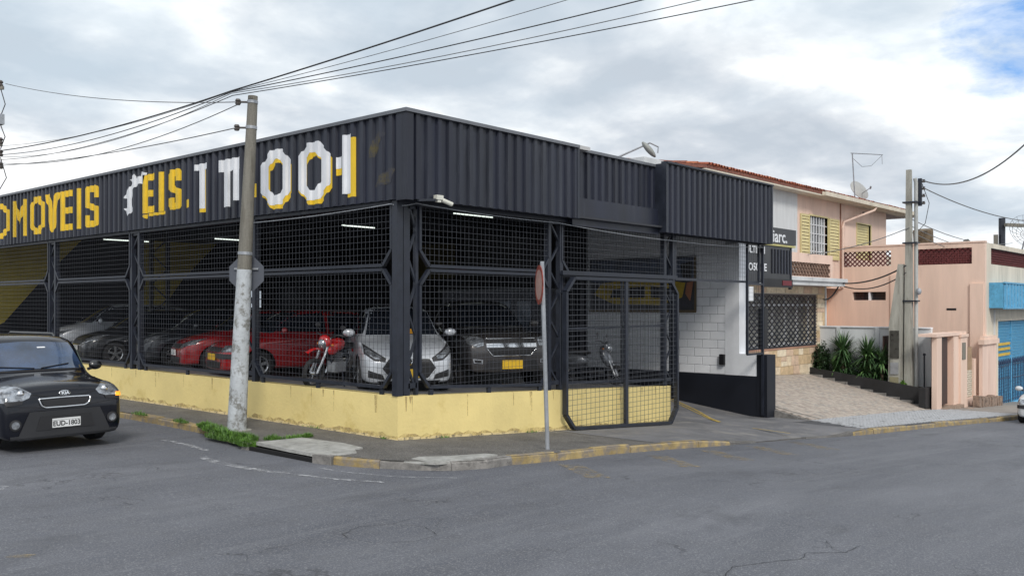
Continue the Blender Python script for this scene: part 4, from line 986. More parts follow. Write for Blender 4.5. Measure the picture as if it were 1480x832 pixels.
MB().box(PX+.18, PX+.2, 2.2, 3.55, 2.28, 2.62).build('vent_window', M_GLASS, ph); MB().box(PX+.02, PX+.2, 2.84, 2.9, 2.28, 2.62).build('mullion', M_WHITES, ph)
MB().box(PX-.01, PX-.003, -.45, -.1, 1.88, 1.96).build('number_mark', M_BLK, ph)
MB().box(24.1, PX, 4.6, 4.8, -1.0, 2.9).build('rear_wall', M_ORANGE, ph); MB().box(24.1, 24.9, 3.2, 4.6, 2.75, 3.0).build('rear_ledge', M_ORANGE, ph)
# front (shop) side
b = MB(); DX0, DX1 = 29.8, 35.0; YF = FY2
b.box(PX+.25, DX0, YF, YF+.25, -2.4, 3.66).box(DX0, DX1, YF, YF+.25, 1.45, 3.66).box(DX1, 46, YF, YF+.25, -3, 3.66).box(PX+.25, 28.9, YF, YF+.25, 3.66, 4.28).box(PX+.25, 46, YF, YF+.25, 4.28, 4.46).box(PX+.25, 46, 4.7, 4.9, -3, 4.46)
b.build('front_wall', M_CREAM, ph)
lattice_panel('y', YF+.12, 28.9, 38, 3.66, 4.28, M_MAROON, ph, pitch=.19); MB().box(28.9, 46, YF+.2, YF+.24, 3.66, 4.28).build('lattice_back', M_MAROON, ph)
MB().box(29.25, 29.33, YF-.05, YF, -1.9, 1.9).build('downpipe', M_WHITEW, ph)
b = MB().box(DX0-.18, DX0, YF-.04, YF+.1, -2.2, 1.55).box(DX1, DX1+.18, YF-.04, YF+.1, -2.4, 1.55).box(DX0, DX1, YF-.04, YF+.1, 1.45, 1.55); b.build('door_frame', M_CREAM, ph)
sh_ = MB().box(DX0, DX1, YF+.14, YF+.16, -2.2, 1.45).build('shop_shutter', M_BLUE, ph)
slat = MB().hexa([(0, 0, 0), (2.5, 0, 0), (2.5, .03, 0), (0, .03, 0), (0, -.035, .10), (2.5, -.035, .10), (2.5, .03, .12), (0, .03, .12)]).mesh('slat', M_BLUE)
for k in range(29):
    for s_ in (0, 1): piece('slat', slat, sh_, (DX0+.02+s_*2.62, YF+.10, -2.1+k*.122))
MB().box(DX0+2.52, DX0+2.62, YF+.05, YF+.12, -2.2, 1.45).build('centre_post', M_BLUE, sh_)
random.seed(77)
for s_ in (0, 1):
    b = MB(); xa = DX0+.1+s_*2.62
    for k in range(9):
        x = xa+k*.28; P = [(x+random.uniform(-.03, .03), YF+.055, z) for z in (-1.9, -1.4, -.9, -.4, -.15)]; b.tube(P, .016, 5)
        b.tube([(x-.12, YF+.055, -.3), (x, YF+.05, -.12), (x+.12, YF+.055, -.3)], .02, 5)
    for z in (-1.8, -.9, -.35): b.tube([(xa, YF+.055, z), (xa+1.1, YF+.05, z+random.uniform(-.05, .05)), (xa+2.3, YF+.055, z)], .016, 5)
    b.build('scroll_grille', M_BLUED, sh_)
for z in (.1, .32, .52): MB().box(DX0+.02, DX0+2.3, YF+.045, YF+.055, z-.06, z+.05).build('sticker', mat('orange sticker', (.60, .40, .04), .5, var=.2, scale=8), sh_)
MB().box(DX0-.1, DX1+1.2, YF-.45, YF+.1, -2.35, -1.95).build('shop_step', mat('light blue step', (.22, .50, .68), .7, var=.1), ph)
# blue awning box
aw = MB(); xs = []; x = 28.6; P_ = []
b = MB(); k = 0
while x < 40:
    d = .04 if k % 2 else 0; P_ += [(x, d), (x+.22, d)]; x += .24; k += 1
for x, d in P_: b.v += [(x, YF-.50-d, 1.97), (x, YF-.50-d, 2.92)]
b.f = [(2*i, 2*i+2, 2*i+3, 2*i+1) for i in range(len(P_)-1)]; b.mi = [0]*len(b.f)
b.box(28.6, 40, YF-.50, YF, 2.88, 2.94); b.box(28.6, 28.64, YF-.5, YF, 1.97, 2.88)
o = b.build('awning_box', M_BLUE, ph, fix=False)
MB().box(28.58, 40, YF-.56, YF-.49, 1.93, 1.99).box(28.58, 40, YF-.56, YF-.49, 2.90, 2.96).build('awning_trim', M_BLUE, ph)
# gateway
gw = thing('gateway', 'salmon painted entrance gateway with dark open door and stone steps', 'gateway', (24, -1.3, -1.5))
GY = -1.35
MB().box(22.45, 23.0, GY, GY+.16, -1.8, 1.02).build('pillar', M_PINK, gw); MB().box(24.35, 25.0, GY, GY+.30, -1.9, 1.02).build('pillar', M_PINK, gw)
MB().box(22.3, 25.1, GY-.04, GY+.54, 1.02, 1.12).build('lintel', M_PINK2, gw)
MB().box(25.0, 25.8, GY-.06, GY+.4, -1.9, .95).box(24.95, 25.85, GY-.1, GY+.45, .95, 1.05).box(25.0, 25.8, GY-.03, GY+.38, 1.05, 1.14).build('capped_pillar', M_PINK, gw)
MB().box(25.15, 25.55, GY-.08, GY-.06, .15, .75).build('bell_plate', M_GREYC, gw)
MB().box(23.02, 24.0, GY+.10, GY+.15, -1.32, .98).build('door', M_BROWND, gw)
MB().hexa([(24.0, GY+.12, -1.3), (24.33, GY+.8, -1.3), (24.30, GY+.84, -1.3), (23.97, GY+.16, -1.3), (24.0, GY+.12, .98), (24.33, GY+.8, .98), (24.30, GY+.84, .98), (23.97, GY+.16, .98)]).build('inner_jamb', M_ORANGE, gw)
MB().box(23.0, 24.4, GY+1.9, GY+1.95, -1.4, 1.0).build('back_wall', M_BROWND, gw); MB().box(24.36, 24.42, GY+.5, GY+1.9, -1.4, 1.0).build('return_wall', M_ORANGE, gw)
for k, (y0, z1) in enumerate(((-.45, -.26), (-.2, -.12))): MB().box(22.9, 25.2-.3*k, GY+y0, GY+.5, -1.9, -1.32+z1+.05).build('step', mat('stone step', (.30, .22, .17), .85, var=.3, scale=6, bump=.5), gw)
MB().box(23.2, 23.34, GY+.3, GY+.33, .68, .74).build('door_number', M_WHITES, gw)
fn = thing('garden_fence', 'low pink wall with pale lattice panel between the gateway and the cream corner', 'fence', (27, -1.3, -1.7))
MB().box(25.85, 28.0, GY-.02, GY+.2, -2.0, -1.30).build('base', M_PINK2, fn); MB().box(26.9, 27.2, GY, GY+.15, -1.3, .1).build('panel_post', M_PINK, fn); MB().box(27.2, 29.2, YF-.12, YF+.0, -2.0, .62).build('pillar', M_PINK2, fn)
MB().box(27.1, 29.3, YF-.2, YF, .62, .80).box(27.3, 29.1, YF-.16, YF, .80, .92).build('pillar_cap', M_PINK, fn)
lattice_panel('y', GY+.08, 25.85, 26.9, -1.3, -.3, M_CREAM, fn, pitch=.16, th=.03, dep=.04)
b = MB()
for k in range(7): b.box(25.9+k*.15, 25.97+k*.15, GY+.06, GY+.10, -.3, .55)
b.build('slats', mat('weathered slat', (.38, .27, .18), .8), fn)
random.seed(2); b = MB()
for k in range(14): x = 25.9+k*.24; h = random.uniform(.28, .42); b.box(x, x+.22, YF-.30-random.uniform(0, .05), YF-.12, gz(x)-.1, gz(x)+h)
b.build('rubble_base', mat('rubble', (.26, .19, .15), .9, var=.4, scale=8, bump=.6), fn, kind='stuff')
# white garden wall and black planter
gwl = thing('garden_wall', 'white rendered garden wall behind the yuccas', 'wall', (23.6, 1, -.9))
MB().box(23.55, 23.7, -.85, 3.1, -1.9, 1.27).build('wall', M_WHITEW, gwl); MB().box(23.50, 23.75, -.85, 3.1, 1.27, 1.31).build('coping', M_WHITES, gwl)
for y in (.9, 2.3): MB().box(23.50, 23.55, y, y+.14, -1.2, 1.27).build('pier', M_WHITEW, gwl)
pl = thing('planter', 'long black raised planter holding yuccas and the concrete pole', 'planter', (22.7, 1, -1))
b = MB(); ptz = lambda y: -.74+.135*(y+1.0)
for y0, y1 in ((-1.0, 1.2), (1.2, 3.1)):
    b.hexa([(22.6, y0, -2), (22.72, y0, -2), (22.72, y1, -2), (22.6, y1, -2), (22.6, y0, ptz(y0)), (22.72, y0, ptz(y0)), (22.72, y1, ptz(y1)), (22.6, y1, ptz(y1))])
b.build('wall', mat('black planter paint', (.018, .018, .02), .7, var=.3), pl)
MB().box(22.05, 22.72, -1.12, -1.0, -2, -.66).box(22.6, 23.55, -1.12, -1.0, -2, -.70).box(22.05, 22.6, -1.0, -.9, -2, -.68).build('end_box', MATS['black planter paint'], pl)
b = MB(); b.add([(22.72, -1.0, ptz(-1)-.08), (23.55, -1.0, ptz(-1)-.08), (23.55, 3.1, ptz(3.1)-.08), (22.72, 3.1, ptz(3.1)-.08)], [(0, 1, 2, 3)]); b.build('soil', M_EARTH, pl)
b = MB(); random.seed(12)
for k in range(9):
    y = 3.0-k*.45; b.box(22.44, 22.59, y-.42, y, dz(22.5, y)-.1, dz(22.5, y-.2)+random.uniform(.04, .07))
b.build('edging', M_KERBG, pl)
# ================================================================== PLANTS
def blade(b, p, d, L, w, droop, m=0):
    p = Vector(p); d = Vector(d).normalized(); side = d.cross(Vector((0, 0, 1))); side = side.normalized() if side.length > .1 else Vector((1, 0, 0))
    q = p+d*L*.5; dd = (d+Vector((0, 0, -droop))).normalized(); e = q+dd*L*.5
    n = len(b.v); b.v += [tuple(v) for v in (p-side*w*.3, p+side*w*.3, q+side*w*.5, q-side*w*.5, e)]
    b.f += [(n, n+1, n+2, n+3), (n+3, n+2, n+4)]; b.mi += [m, m]
M_LEAFB = mat('young yucca leaf', (.10, .19, .06), .5, var=.35, scale=6)
def yucca(x, y, z, heads, label, seed):
    random.seed(seed); t = thing('yucca', label, 'plant', (x, y, z), 'yuccas in the black planter')
    for hx_, hy_, hz_, R, n in heads:
        MB().tube([(x, y, z-.1), (x+hx_*.4, y+hy_*.4, z+hz_*.5), (x+hx_, y+hy_, z+hz_)], [.06, .05, .045], 7).build('trunk', M_TRUNK, t)
        b = MB()
        for k in range(n):
            a = random.uniform(0, 2*pi); el = random.uniform(-.55, 1.45); d = (cos(a)*cos(el), sin(a)*cos(el), sin(el))
            blade(b, (x+hx_+d[0]*.04, y+hy_+d[1]*.04, z+hz_+random.uniform(-.25, .05)), d, R*random.uniform(.75, 1.08), .055, .25 if el > .3 else .6, 1 if random.random() < .22 else 0)
        b.build('crown', [M_LEAF, M_LEAFB], t, fix=False, kind='stuff')
yucca(23.1, 2.05, -.55, [(0, 0, 1.05, .75, 190), (.05, -.15, .55, .65, 130), (-.05, .2, .35, .6, 110)], 'tall dark yucca on the left of the planter', 1)
yucca(23.1, 1.15, -.60, [(0, 0, .95, .75, 190), (0, .1, .45, .6, 120), (0, -.3, .35, .5, 80)], 'tall dark yucca in the middle of the planter', 2)
yucca(23.0, .62, -.66, [(0, 0, .82, .62, 110)], 'small bright yucca on a bare stem nearest the concrete pole', 3)
def bush(x, y, z, rx, ry, rz_, n, label, seed, m=M_LEAF2, ls=.07):
    random.seed(seed); t = thing('bush', label, 'bush', (x, y, z)); b = MB()
    cl = [(random.uniform(-.7, .7)*rx, random.uniform(-.7, .7)*ry, random.uniform(.1, .85)*rz_, random.uniform(.3, .5)) for _ in range(9)]
    for k in range(n):
        c = random.choice(cl); d = Vector([random.gauss(0, 1) for _ in range(3)]).normalized()*c[3]*random.uniform(.5, 1)
        p = Vector((x+c[0]+d.x*rx, y+c[1]+d.y*ry, z+max(0, c[2]+d.z*rz_)))
        dd = Vector([random.gauss(0, 1) for _ in range(3)]).normalized(); blade(b, p, dd, ls*random.uniform(.7, 1.3), ls*.6, .2, 1 if random.random() < .12 else 0)
    b.build('crown', [m, M_LEAF], t, fix=False, kind='stuff')
    MB().tube([(x, y, z-.1), (x, y, z+rz_*.5)], .03, 6).build('stem', M_TRUNK, t)
bush(23.05, 2.85, -.5, .42, .38, 1.0, 3000, 'dark clipped bush at the far left end of the planter', 5)
bush(23.1, 1.6, -.62, .35, .9, .32, 1600, 'low dark shrub under the tall yuccas', 6)
bush(23.1, .75, -.65, .3, .5, .55, 900, 'small leafy shrub between the middle and the bright yucca', 7)
bush(22.9, -.05, -.78, .15, .25, .22, 500, 'little tuft of green weeds at the foot of the concrete pole', 8, M_GRASS, .09)
# grass by the leaning pole and along the kerb
def grass(pts, n, hgt, seed, nm='grass'):
    random.seed(seed); b = MB()
    for k in range(n):
        c = random.choice(pts); a = random.uniform(0, 2*pi); r = random.random()**.6
        x = c[0]+cos(a)*r*c[2]; y = c[1]+sin(a)*r*c[3]; h = hgt*random.uniform(.5, 1.15)*(1-.5*r)
        blade(b, (x, y, gz(x)-.07 if x < -1.62 else gz(x)), (random.gauss(0, .4), random.gauss(0, .4), 1), h, .010, .6, 1 if random.random() < .3 else 0)
    return b.build(nm, [M_GRASS, M_LEAFB], kind='stuff', fix=False)
grass([(-1.62, 2.3, .11, .55), (-1.64, 1.7, .13, .35), (-1.48, 2.8, .12, .35), (-1.72, 1.45, .12, .2), (-1.38, 3.2, .07, .3)], 7000, .17, 3)
grass([(-1.05, 1.2, .3, .06), (-1.35, 1.35, .15, .1), (-.8, 1.22, .1, .05)], 900, .12, 4)
grass([(-1.27, 4.3, .06, .25), (-1.24, 5.9, .05, .3), (-1.3, 3.4, .06, .3)], 500, .12, 5)
grass([(-.05, 9.9, .05, .05), (-.03, .3, .03, .1), (1.0, -.05, .15, .03), (-.03, 2.2, .03, .3), (3.2, -.04, .2, .02)], 170, .07, 6)
# ================================================================== POLES, SIGNS, WIRES
up = thing('utility_pole', 'leaning tapered concrete pole painted grey white below, standing at the kerb', 'utility pole', (-1.12, 2.75, 0))
pb, pt = Vector((-1.12, 2.75, -.1)), Vector((-.87, 2.65, 5.58))
pp = lambda z: pb.lerp(pt, (z+.1)/5.68)
rr = lambda z: .155-.075*(z/5.6)
MB().tube([pp(z) for z in (-.1, .5, 1, 1.6, 2.2, 2.68)], [rr(z)+.003 for z in (-.1, .5, 1, 1.6, 2.2, 2.68)], 16).build('painted_shaft', M_POLEW, up, smooth=True)
MB().tube([pp(z) for z in (2.6, 3.2, 4, 4.8, 5.58)], [rr(z) for z in (2.6, 3.2, 4, 4.8, 5.58)], 16).build('shaft', M_GREYC, up, smooth=True)
for z in (5.05, 5.48, 2.95): MB().tube([pp(z-.025), pp(z+.025)], [rr(z)+.008]*2, 16).build('band', M_GALV, up)
for z in (5.05, 5.48):
    q = pp(z); b = MB(); b.tube([q+Vector((-.06, .06, 0)), q+Vector((-.16, .16, 0))], .018, 6); b.lathe([(.0, -.05), (.035, -.05), (.05, -.02), (.03, 0), (.05, .02), (.035, .05), (0, .05)], 10, q+Vector((-.17, .17, 0)), 'z'); b.build('insulator', mat('porcelain', (.10, .09, .085), .4), up)
MB().lathe([(.13, -.12), (.24, -.12), (.25, .02), (.16, .035), (.13, .035)], 14, (-1.12, 2.75, .0), 'z').build('footing', M_SLAB, up)
# sign seen from behind, strapped to the pole
sc_ = pp(2.62); st = thing('stop_sign_back', 'dark octagonal road sign seen from behind strapped to the leaning concrete pole', 'sign', sc_)
nv = Vector((.70, .71, 0)); sr = Vector((.71, -.70, 0))
P8 = [sc_+nv*.17+sr*(.31*cos(pi/8+k*pi/4))+Vector((0, 0, .31*sin(pi/8+k*pi/4))) for k in range(8)]
b = MB(); b.add(P8+[p+nv*.012 for p in P8], [tuple(range(8)), tuple(range(8, 16))]+[(k, (k+1) % 8, 8+(k+1) % 8, 8+k) for k in range(8)]); b.build('plate', M_SIGNBK, st)
MB().bar(sc_+nv*.15-sr*.2+Vector((0, 0, .08)), sc_+nv*.15+sr*.2+Vector((0, 0, .08)), .03).build('strap', M_GALV, st)
# no-parking sign seen nearly edge on
ns = thing('road_sign', 'round rusty red rimmed road sign seen nearly edge on, on a thin galvanised post', 'sign', (1.10, -2.10, -.08))
g0 = Vector((1.10, -2.10, -.15)); g1 = Vector((1.04, -2.04, 2.74))
MB().tube([g0, g1], .032, 10).build('post', M_GALV, ns)
dc = g1.lerp(g0, .12)+Vector((-.035, .03, 0)); nrm = (Vector((-.66, .75, 0))*.985+Vector((-.75, -.66, 0))*.17).normalized(); q_ = nrm.to_track_quat('Z', 'Y').to_matrix().to_4x4()
def disc(prof_, m, nm, par, c):
    b = MB().lathe(prof_, 28, (0, 0, 0), 'z'); b.v = [tuple(q_ @ Vector(v)+c) for v in b.v]; return b.build(nm, m, par)
disc([(0, 0), (.29, 0), (.295, .012), (0, .012)], M_RUST, 'plate', ns, dc); disc([(0, .012), (.225, .012), (.225, .014), (0, .014)], M_SIGNF, 'face', ns, dc)
disc([(0, -.004), (.27, -.004), (.27, 0), (0, 0)], M_SIGNF, 'back', ns, dc)
MB().lathe([(.0, 0), (.2, 0), (.16, .02), (0, .03)], 12, (1.10, -2.10, gz(1.1)), 'z').build('footing', M_PAVE, ns)
# second pole with meter cabinet
p2 = thing('utility_pole', 'tall square concrete service pole with pale conduit standing in the black planter', 'utility pole', (23.1, -.25, -1.2))
MB().hexa([(22.97, -.40, -1.4), (23.21, -.40, -1.4), (23.21, -.12, -1.4), (22.97, -.12, -1.4), (23.02, -.34, 6.75), (23.16, -.34, 6.75), (23.16, -.18, 6.75), (23.02, -.18, 6.75)]).build('shaft', M_GREYP, p2)
MB().tube([(23.22, -.46, -1.2), (23.20, -.46, 6.3), (23.15, -.44, 6.45)], .065, 10).build('conduit', mat('pale conduit', (.42, .43, .42), .6, var=.1, scale=3), p2, smooth=True)
MB().hexa([(22.75, -.08, -1.4), (23.25, -.08, -1.4), (23.25, .34, -1.4), (22.75, .34, -1.4), (22.75, -.08, 1.4), (23.25, -.08, 1.4), (23.25, .30, 1.4), (22.75, .30, 1.4)]).hexa([(22.75, -.08, 1.4), (23.25, -.08, 1.4), (23.25, .30, 1.4), (22.75, .30, 1.4), (22.9, -.1, 3.5), (23.15, -.1, 3.5), (23.15, .05, 3.5), (22.9, .05, 3.5)]).build('cabinet_pillar', M_GREYP, p2)
MB().box(22.715, 22.75, -.04, .26, .25, 1.2).build('meter_box', mat('meter glass', (.05, .05, .045), .3, var=.3, scale=6), p2); MB().box(22.71, 22.75, -.02, .24, -.3, .10).build('panel', M_GALV, p2); MB().box(22.72, 22.75, -.02, .27, -1.15, -.4).build('panel', mat('olive panel', (.26, .24, .15), .7), p2)
for z in (5.6, 4.2, 2.2): MB().box(22.95, 23.30, -.56, -.08, z, z+.05).build('band', M_FRAME, p2)
for k, z in enumerate((6.35, 6.1, 5.85, 5.6)):
    MB().lathe([(0, -.05), (.05, -.05), (.06, 0), (.03, .02), (.06, .05), (0, .06)], 8, (23.3, -.68, z), 'z').build('insulator', MATS['porcelain'], p2)
MB().box(23.26, 23.34, -.62, -.5, 5.5, 6.45).build('rack', M_FRAME, p2)
MB().ell((23.1, -.58, 2.55), (.09, .09, .12)).build('lamp', M_GALV, p2)
MB().tube([(23.35, -.6, 6.3), (23.5, -.8, 5.6), (23.4, -.7, 4.9), (23.2, -.5, 4.6)], .012, 5).build('loop', M_CABLE, p2)
pp2 = thing('pipe_post', 'short dark pipe standpipe in front of the white garden wall', 'post', (23.3, -.7, -.75)); MB().tube([(23.3, -.7, -.8), (23.3, -.7, .35)], .025, 8).build('pipe', M_FRAME, pp2); MB().ell((23.3, -.7, .38), (.05, .05, .05)).build('head', M_FRAME, pp2)
# pole just past the left edge, its hardware reaching into view
p3 = thing('utility_pole', 'power pole at the far left whose insulators and fittings reach into the picture edge', 'utility pole', (-1.32, 13.6, 0))
MB().tube([(-1.32, 13.6, -.1), (-1.32, 13.6, 8.6)], [.17, .10], 14).build('shaft', M_GREYC, p3, smooth=True)
MB().bar((-1.5, 13.8, 7.4), (-.95, 13.25, 7.4), .08).build('crossarm', M_GREYC, p3); MB().bar((-1.5, 13.8, 6.0), (-.97, 13.28, 6.0), .06).build('crossarm', M_GREYC, p3)
for z in (7.5, 6.65, 6.1, 5.8, 5.5):
    MB().lathe([(0, -.08), (.05, -.08), (.07, -.03), (.04, 0), (.07, .04), (.04, .08), (0, .09)], 8, (-1.0, 13.3, z), 'z').build('insulator', MATS['porcelain'], p3)
MB().box(-1.06, -.94, 13.2, 13.4, 6.5, 6.75).bar((-1.25, 13.5, 6.6), (-1.0, 13.3, 6.6), .04).build('bracket', M_GALV, p3); MB().bar((-1.25, 13.5, 5.6), (-1.0, 13.3, 5.6), .04).build('bracket', M_GALV, p3)
MB().tube([(-1.0, 13.3, 7.4), (-.92, 13.22, 7.0), (-1.0, 13.3, 6.7)], .012, 5).tube([(-1.0, 13.3, 6.5), (-.93, 13.2, 6.2), (-1.0, 13.3, 5.9)], .012, 5).tube([(-1.0, 13.3, 5.7), (-.9, 13.2, 5.2), (-1.02, 13.32, 4.9)], .012, 5).build('loop', M_CABLE, p3)
p3.location.x -= .085; p3.location.y += .095
WG = 'overhead cables sweeping from the left pole over the street'
A0 = Vector((-1.09, 13.4, 5.86)); MID = Vector((-1.13, 2.9, 5.66))
def far(p, k=2.6): p = Vector(p); return MID+(p-MID)*k
cable('overhead_cable', [A0, MID, far((-.40, -2.40, 6.20))], .012, M_CABLE, 'thickest black overhead cable sweeping from the left pole up over the street', .12, 24, WG)
cable('overhead_cable', [A0+Vector((0, 0, .12)), MID+Vector((0, 0, -.01)), far((-.16, -2.69, 6.17))], .005, M_CABLEG, 'thin pale overhead cable just under the thickest one', .18, 24, WG)
cable('overhead_cable', [A0+Vector((0, 0, -.1)), MID+Vector((0, 0, -.02)), far((.36, -3.28, 6.17))], .008, M_CABLE, 'black overhead cable in the middle of the fan right of the pole top', .20, 24, WG)
cable('overhead_cable', [A0+Vector((0, 0, -.14)), MID+Vector((0, 0, -.04)), far((.43, -3.3, 6.14))], .006, M_CABLEG, 'grey overhead cable running tight below the middle black one', .30, 24, WG)
cable('overhead_cable', [A0+Vector((0, 0, -.22)), MID+Vector((.03, 0, -.07)), far((1.04, -4.04, 6.17))], .007, M_CABLE, 'lowest black overhead cable right of the pole top', .22, 24, WG)
a1 = pp(5.48)+Vector((-.17, .17, 0)); a2 = pp(5.05)+Vector((-.17, .17, 0))
cable('overhead_cable', [(-1.0, 13.3, 7.5), a1], .008, M_CABLEG, 'thin wire from the left pole top to the upper insulator of the leaning pole', .15, 24, WG)
cable('overhead_cable', [A0+Vector((0, 0, -.3)), a1+Vector((0, 0, -.04))], .008, M_CABLEG, 'thin sagging wire to the upper insulator of the leaning pole', .32, 24, WG)
cable('overhead_cable', [A0+Vector((0, 0, -.36)), a2], .009, M_CABLEG, 'thin wire ending at the lower insulator of the leaning pole', .10, 24, WG)
R0 = Vector((23.3, -.7, 6.35)); WR = 'wires at the right hand service pole'
cable('service_wire', [R0, (16.2, -6.7, 7.9)], .022, M_CABLEG, 'thick grey service wire rising from the right pole to the picture edge', 1.05, 30, WR)
cable('service_wire', [R0+Vector((0, 0, -.25)), (38, -2.5, 5.9)], .018, M_CABLEG, 'grey service wire descending right from the pole', .45, 24, WR)
for z, e, l in ((5.05, 5.3, 'upper'), (4.8, 4.95, 'middle'), (4.6, 4.6, 'lower')): cable('service_wire', [(23.3, -.3, z), (43, .9, e)], .014, M_CABLEG, l+' of three thin wires running right above the pink parapet', .35, 16, WR)
cable('service_wire', [(23.0, -.3, 4.75), (22.0, 3.9, 3.9)], .016, M_CABLEG, 'thin wire from the right pole to the pink upper storey', .25, 16, WR)
cable('service_wire', [(23.0, -.2, 3.45), (24.0, 2.5, 2.9), (23.5, 2.95, 2.3)], .028, M_CABLE, 'thick black cable drooping from the right pole to the canopy corner', .20, 12, WR)
cable('service_wire', [(23.0, -.2, 3.2), (24.05, 2.45, 2.8)], .022, M_CABLE, 'second black cable drooping to the canopy corner just below the thick one', .30, 12, WR)
# street lamp rising behind the roofs
sl = thing('street_lamp', 'street lamp arm and head poking up behind the black fascia', 'street lamp', (27.0, 16.2, -1.5))
MB().tube([(27.0, 16.2, -1.5), (27.0, 16.2, 8.6), (27.9, 15.3, 9.45), (29.05, 14.1, 10.2)], [.12, .09, .055, .045], 8).build('arm', M_GALV, sl); R_ = Matrix.Rotation(radians(-45), 4, 'Z') @ Matrix.Rotation(radians(48), 4, 'Y')
b = MB().ell((0, 0, 0), (.52, .20, .15), 14, 8, rot=R_); b.v = [(v[0]+28.98, v[1]+14.12, v[2]+9.86) for v in b.v]; b.build('head', mat('lamp head', (.28, .30, .29), .5, var=.1), sl, smooth=True)
MB().tube([(29.05, 14.1, 10.2), (29.35, 13.8, 10.0), (29.3, 13.8, 9.7)], .04, 6).build('neck', M_GALV, sl)
# things on and beyond the pink roof
wt = thing('chimney_pipe', 'leaning brown cylinder sticking up behind the pink parapet', 'chimney', (33, 1.5, 4)); MB().tube([(33.6, 2.4, 3.6), (33.2, 2.35, 5.45)], .42, 14).build('pipe', mat('brown pipe', (.15, .11, .07), .8, var=.4, scale=4), wt)
wt = thing('roof_timber', 'short slanted timber block behind the corner of the pink parapet', 'timber', (34, 0, 4)); MB().bar((34.2, 1.6, 4.0), (34.9, .9, 4.95), .3, .3).build('timber', mat('grey timber', (.12, .13, .12), .8), wt)
bp_ = thing('utility_pole', 'short dark pole with fittings beyond the blue shop roof', 'utility pole', (45, 1.8, -2.5)); MB().tube([(45, 1.85, -2.6), (45, 1.85, 6.8)], .17, 8).build('shaft', M_FRAME, bp_)
MB().box(44.7, 44.85, 2.0, 2.2, 5.3, 5.9).build('box', M_GREYC, bp_); MB().bar((44.7, 1.6, 6.4), (45.9, 1.0, 6.4), .18).build('crossarm', M_GREYC, bp_)
md = thing('mesh_dish', 'large wire mesh satellite dish at the right edge above the blue shop', 'satellite dish', (42, .3, 4.4)); b = MB()
cD = Vector((42.2, .1, 5.6)); Rm = Matrix.Rotation(radians(-20), 3, 'Z') @ Matrix.Rotation(radians(55), 3, 'Y')
rg = lambda r, a: cD+Rm @ Vector((r*cos(a), r*sin(a), .35*r*r))
for k in range(18): b.tube([rg(r, 2*pi*k/18) for r in (.05, .4, .75, 1.0)], .009, 4)
for r in (.3, .55, .8, 1.0): b.tube([rg(r, 2*pi*k/24) for k in range(24)], .009, 4, closed=True)
b.build('dish', M_CABLEG, md); MB().tube([cD, (42.3, .5, 4.2)], .04, 6).build('mast', M_GALV, md)
tn = thing('tree', 'dark leafy tree far behind the blue shop at the right edge', 'tree', (50, 6, -2.9)); MB().tube([(50, 6, -3), (50.1, 6.1, 1), (50, 6, 4)], [.25, .2, .1], 8).build('trunk', M_TRUNK, tn)
random.seed(15); b = MB()
for k in range(2600):
    d = Vector([random.gauss(0, 1) for _ in range(3)]).normalized()*random.uniform(.4, 1); c_ = random.choice(((0, 0, 0), (1.4, .6, .2), (-1.5, .3, -.2), (.3, -1.3, .3)))
    blade(b, (50+c_[0]+d.x*2, 6+c_[1]+d.y*2, 3.4+c_[2]+d.z*1.4), [random.gauss(0, 1) for _ in range(3)], .4, .22, .2)
b.build('crown', M_LEAF2, tn, fix=False, kind='stuff')

# ================================================================== VEHICLES
def body_mesh(st, name, m):
    """loft of half sections, mirrored, capped; st = (x, zb, zs, zr, w, wr, g)"""
    b = MB(); n = 9
    for (x, zb, zs, zr, w, wr, g) in st:
        sec = [(0, zb), (.90*w, zb), (.98*w, zb+.05), (w, zb+.42*(zs-zb)), (.992*w, zs-.08), (.95*w, zs),
               (lerp(.74*w, wr, g), lerp(lerp(zs, zr, .5), zr-.10, g)), (lerp(.45*w, .84*wr, g), lerp(lerp(zs, zr, .85), zr-.022, g)), (0, zr)]
        ring = sec+[(-y, z) for y, z in sec[-2:0:-1]]
        b.v += [(x, y, z) for y, z in ring]
    R = 16
    for i in range(len(st)-1):
        for k in range(R): b.f.append((i*R+k, i*R+(k+1) % R, (i+1)*R+(k+1) % R, (i+1)*R+k))
    for o, flip in ((0, 0), ((len(st)-1)*R, 1)):
        fs = [(0, 1, 15)]+[(k, k+1, 15-k, 16-k) for k in range(1, 7)]+[(7, 8, 9)]
        b.f += [tuple(o+q for q in (f[::-1] if flip else f)) for f in fs]
    b.mi = [0]*len(b.f)
    me = b.mesh(name, m)
    o = bpy.data.objects.new('tmp', me); COL.objects.link(o)
    sb = o.modifiers.new('s', 'SUBSURF'); sb.levels = 2; sb.render_levels = 2
    dg = bpy.context.evaluated_depsgraph_get(); dg.update(); m2 = bpy.data.meshes.new_from_object(o.evaluated_get(dg))
    bpy.data.objects.remove(o); return m2
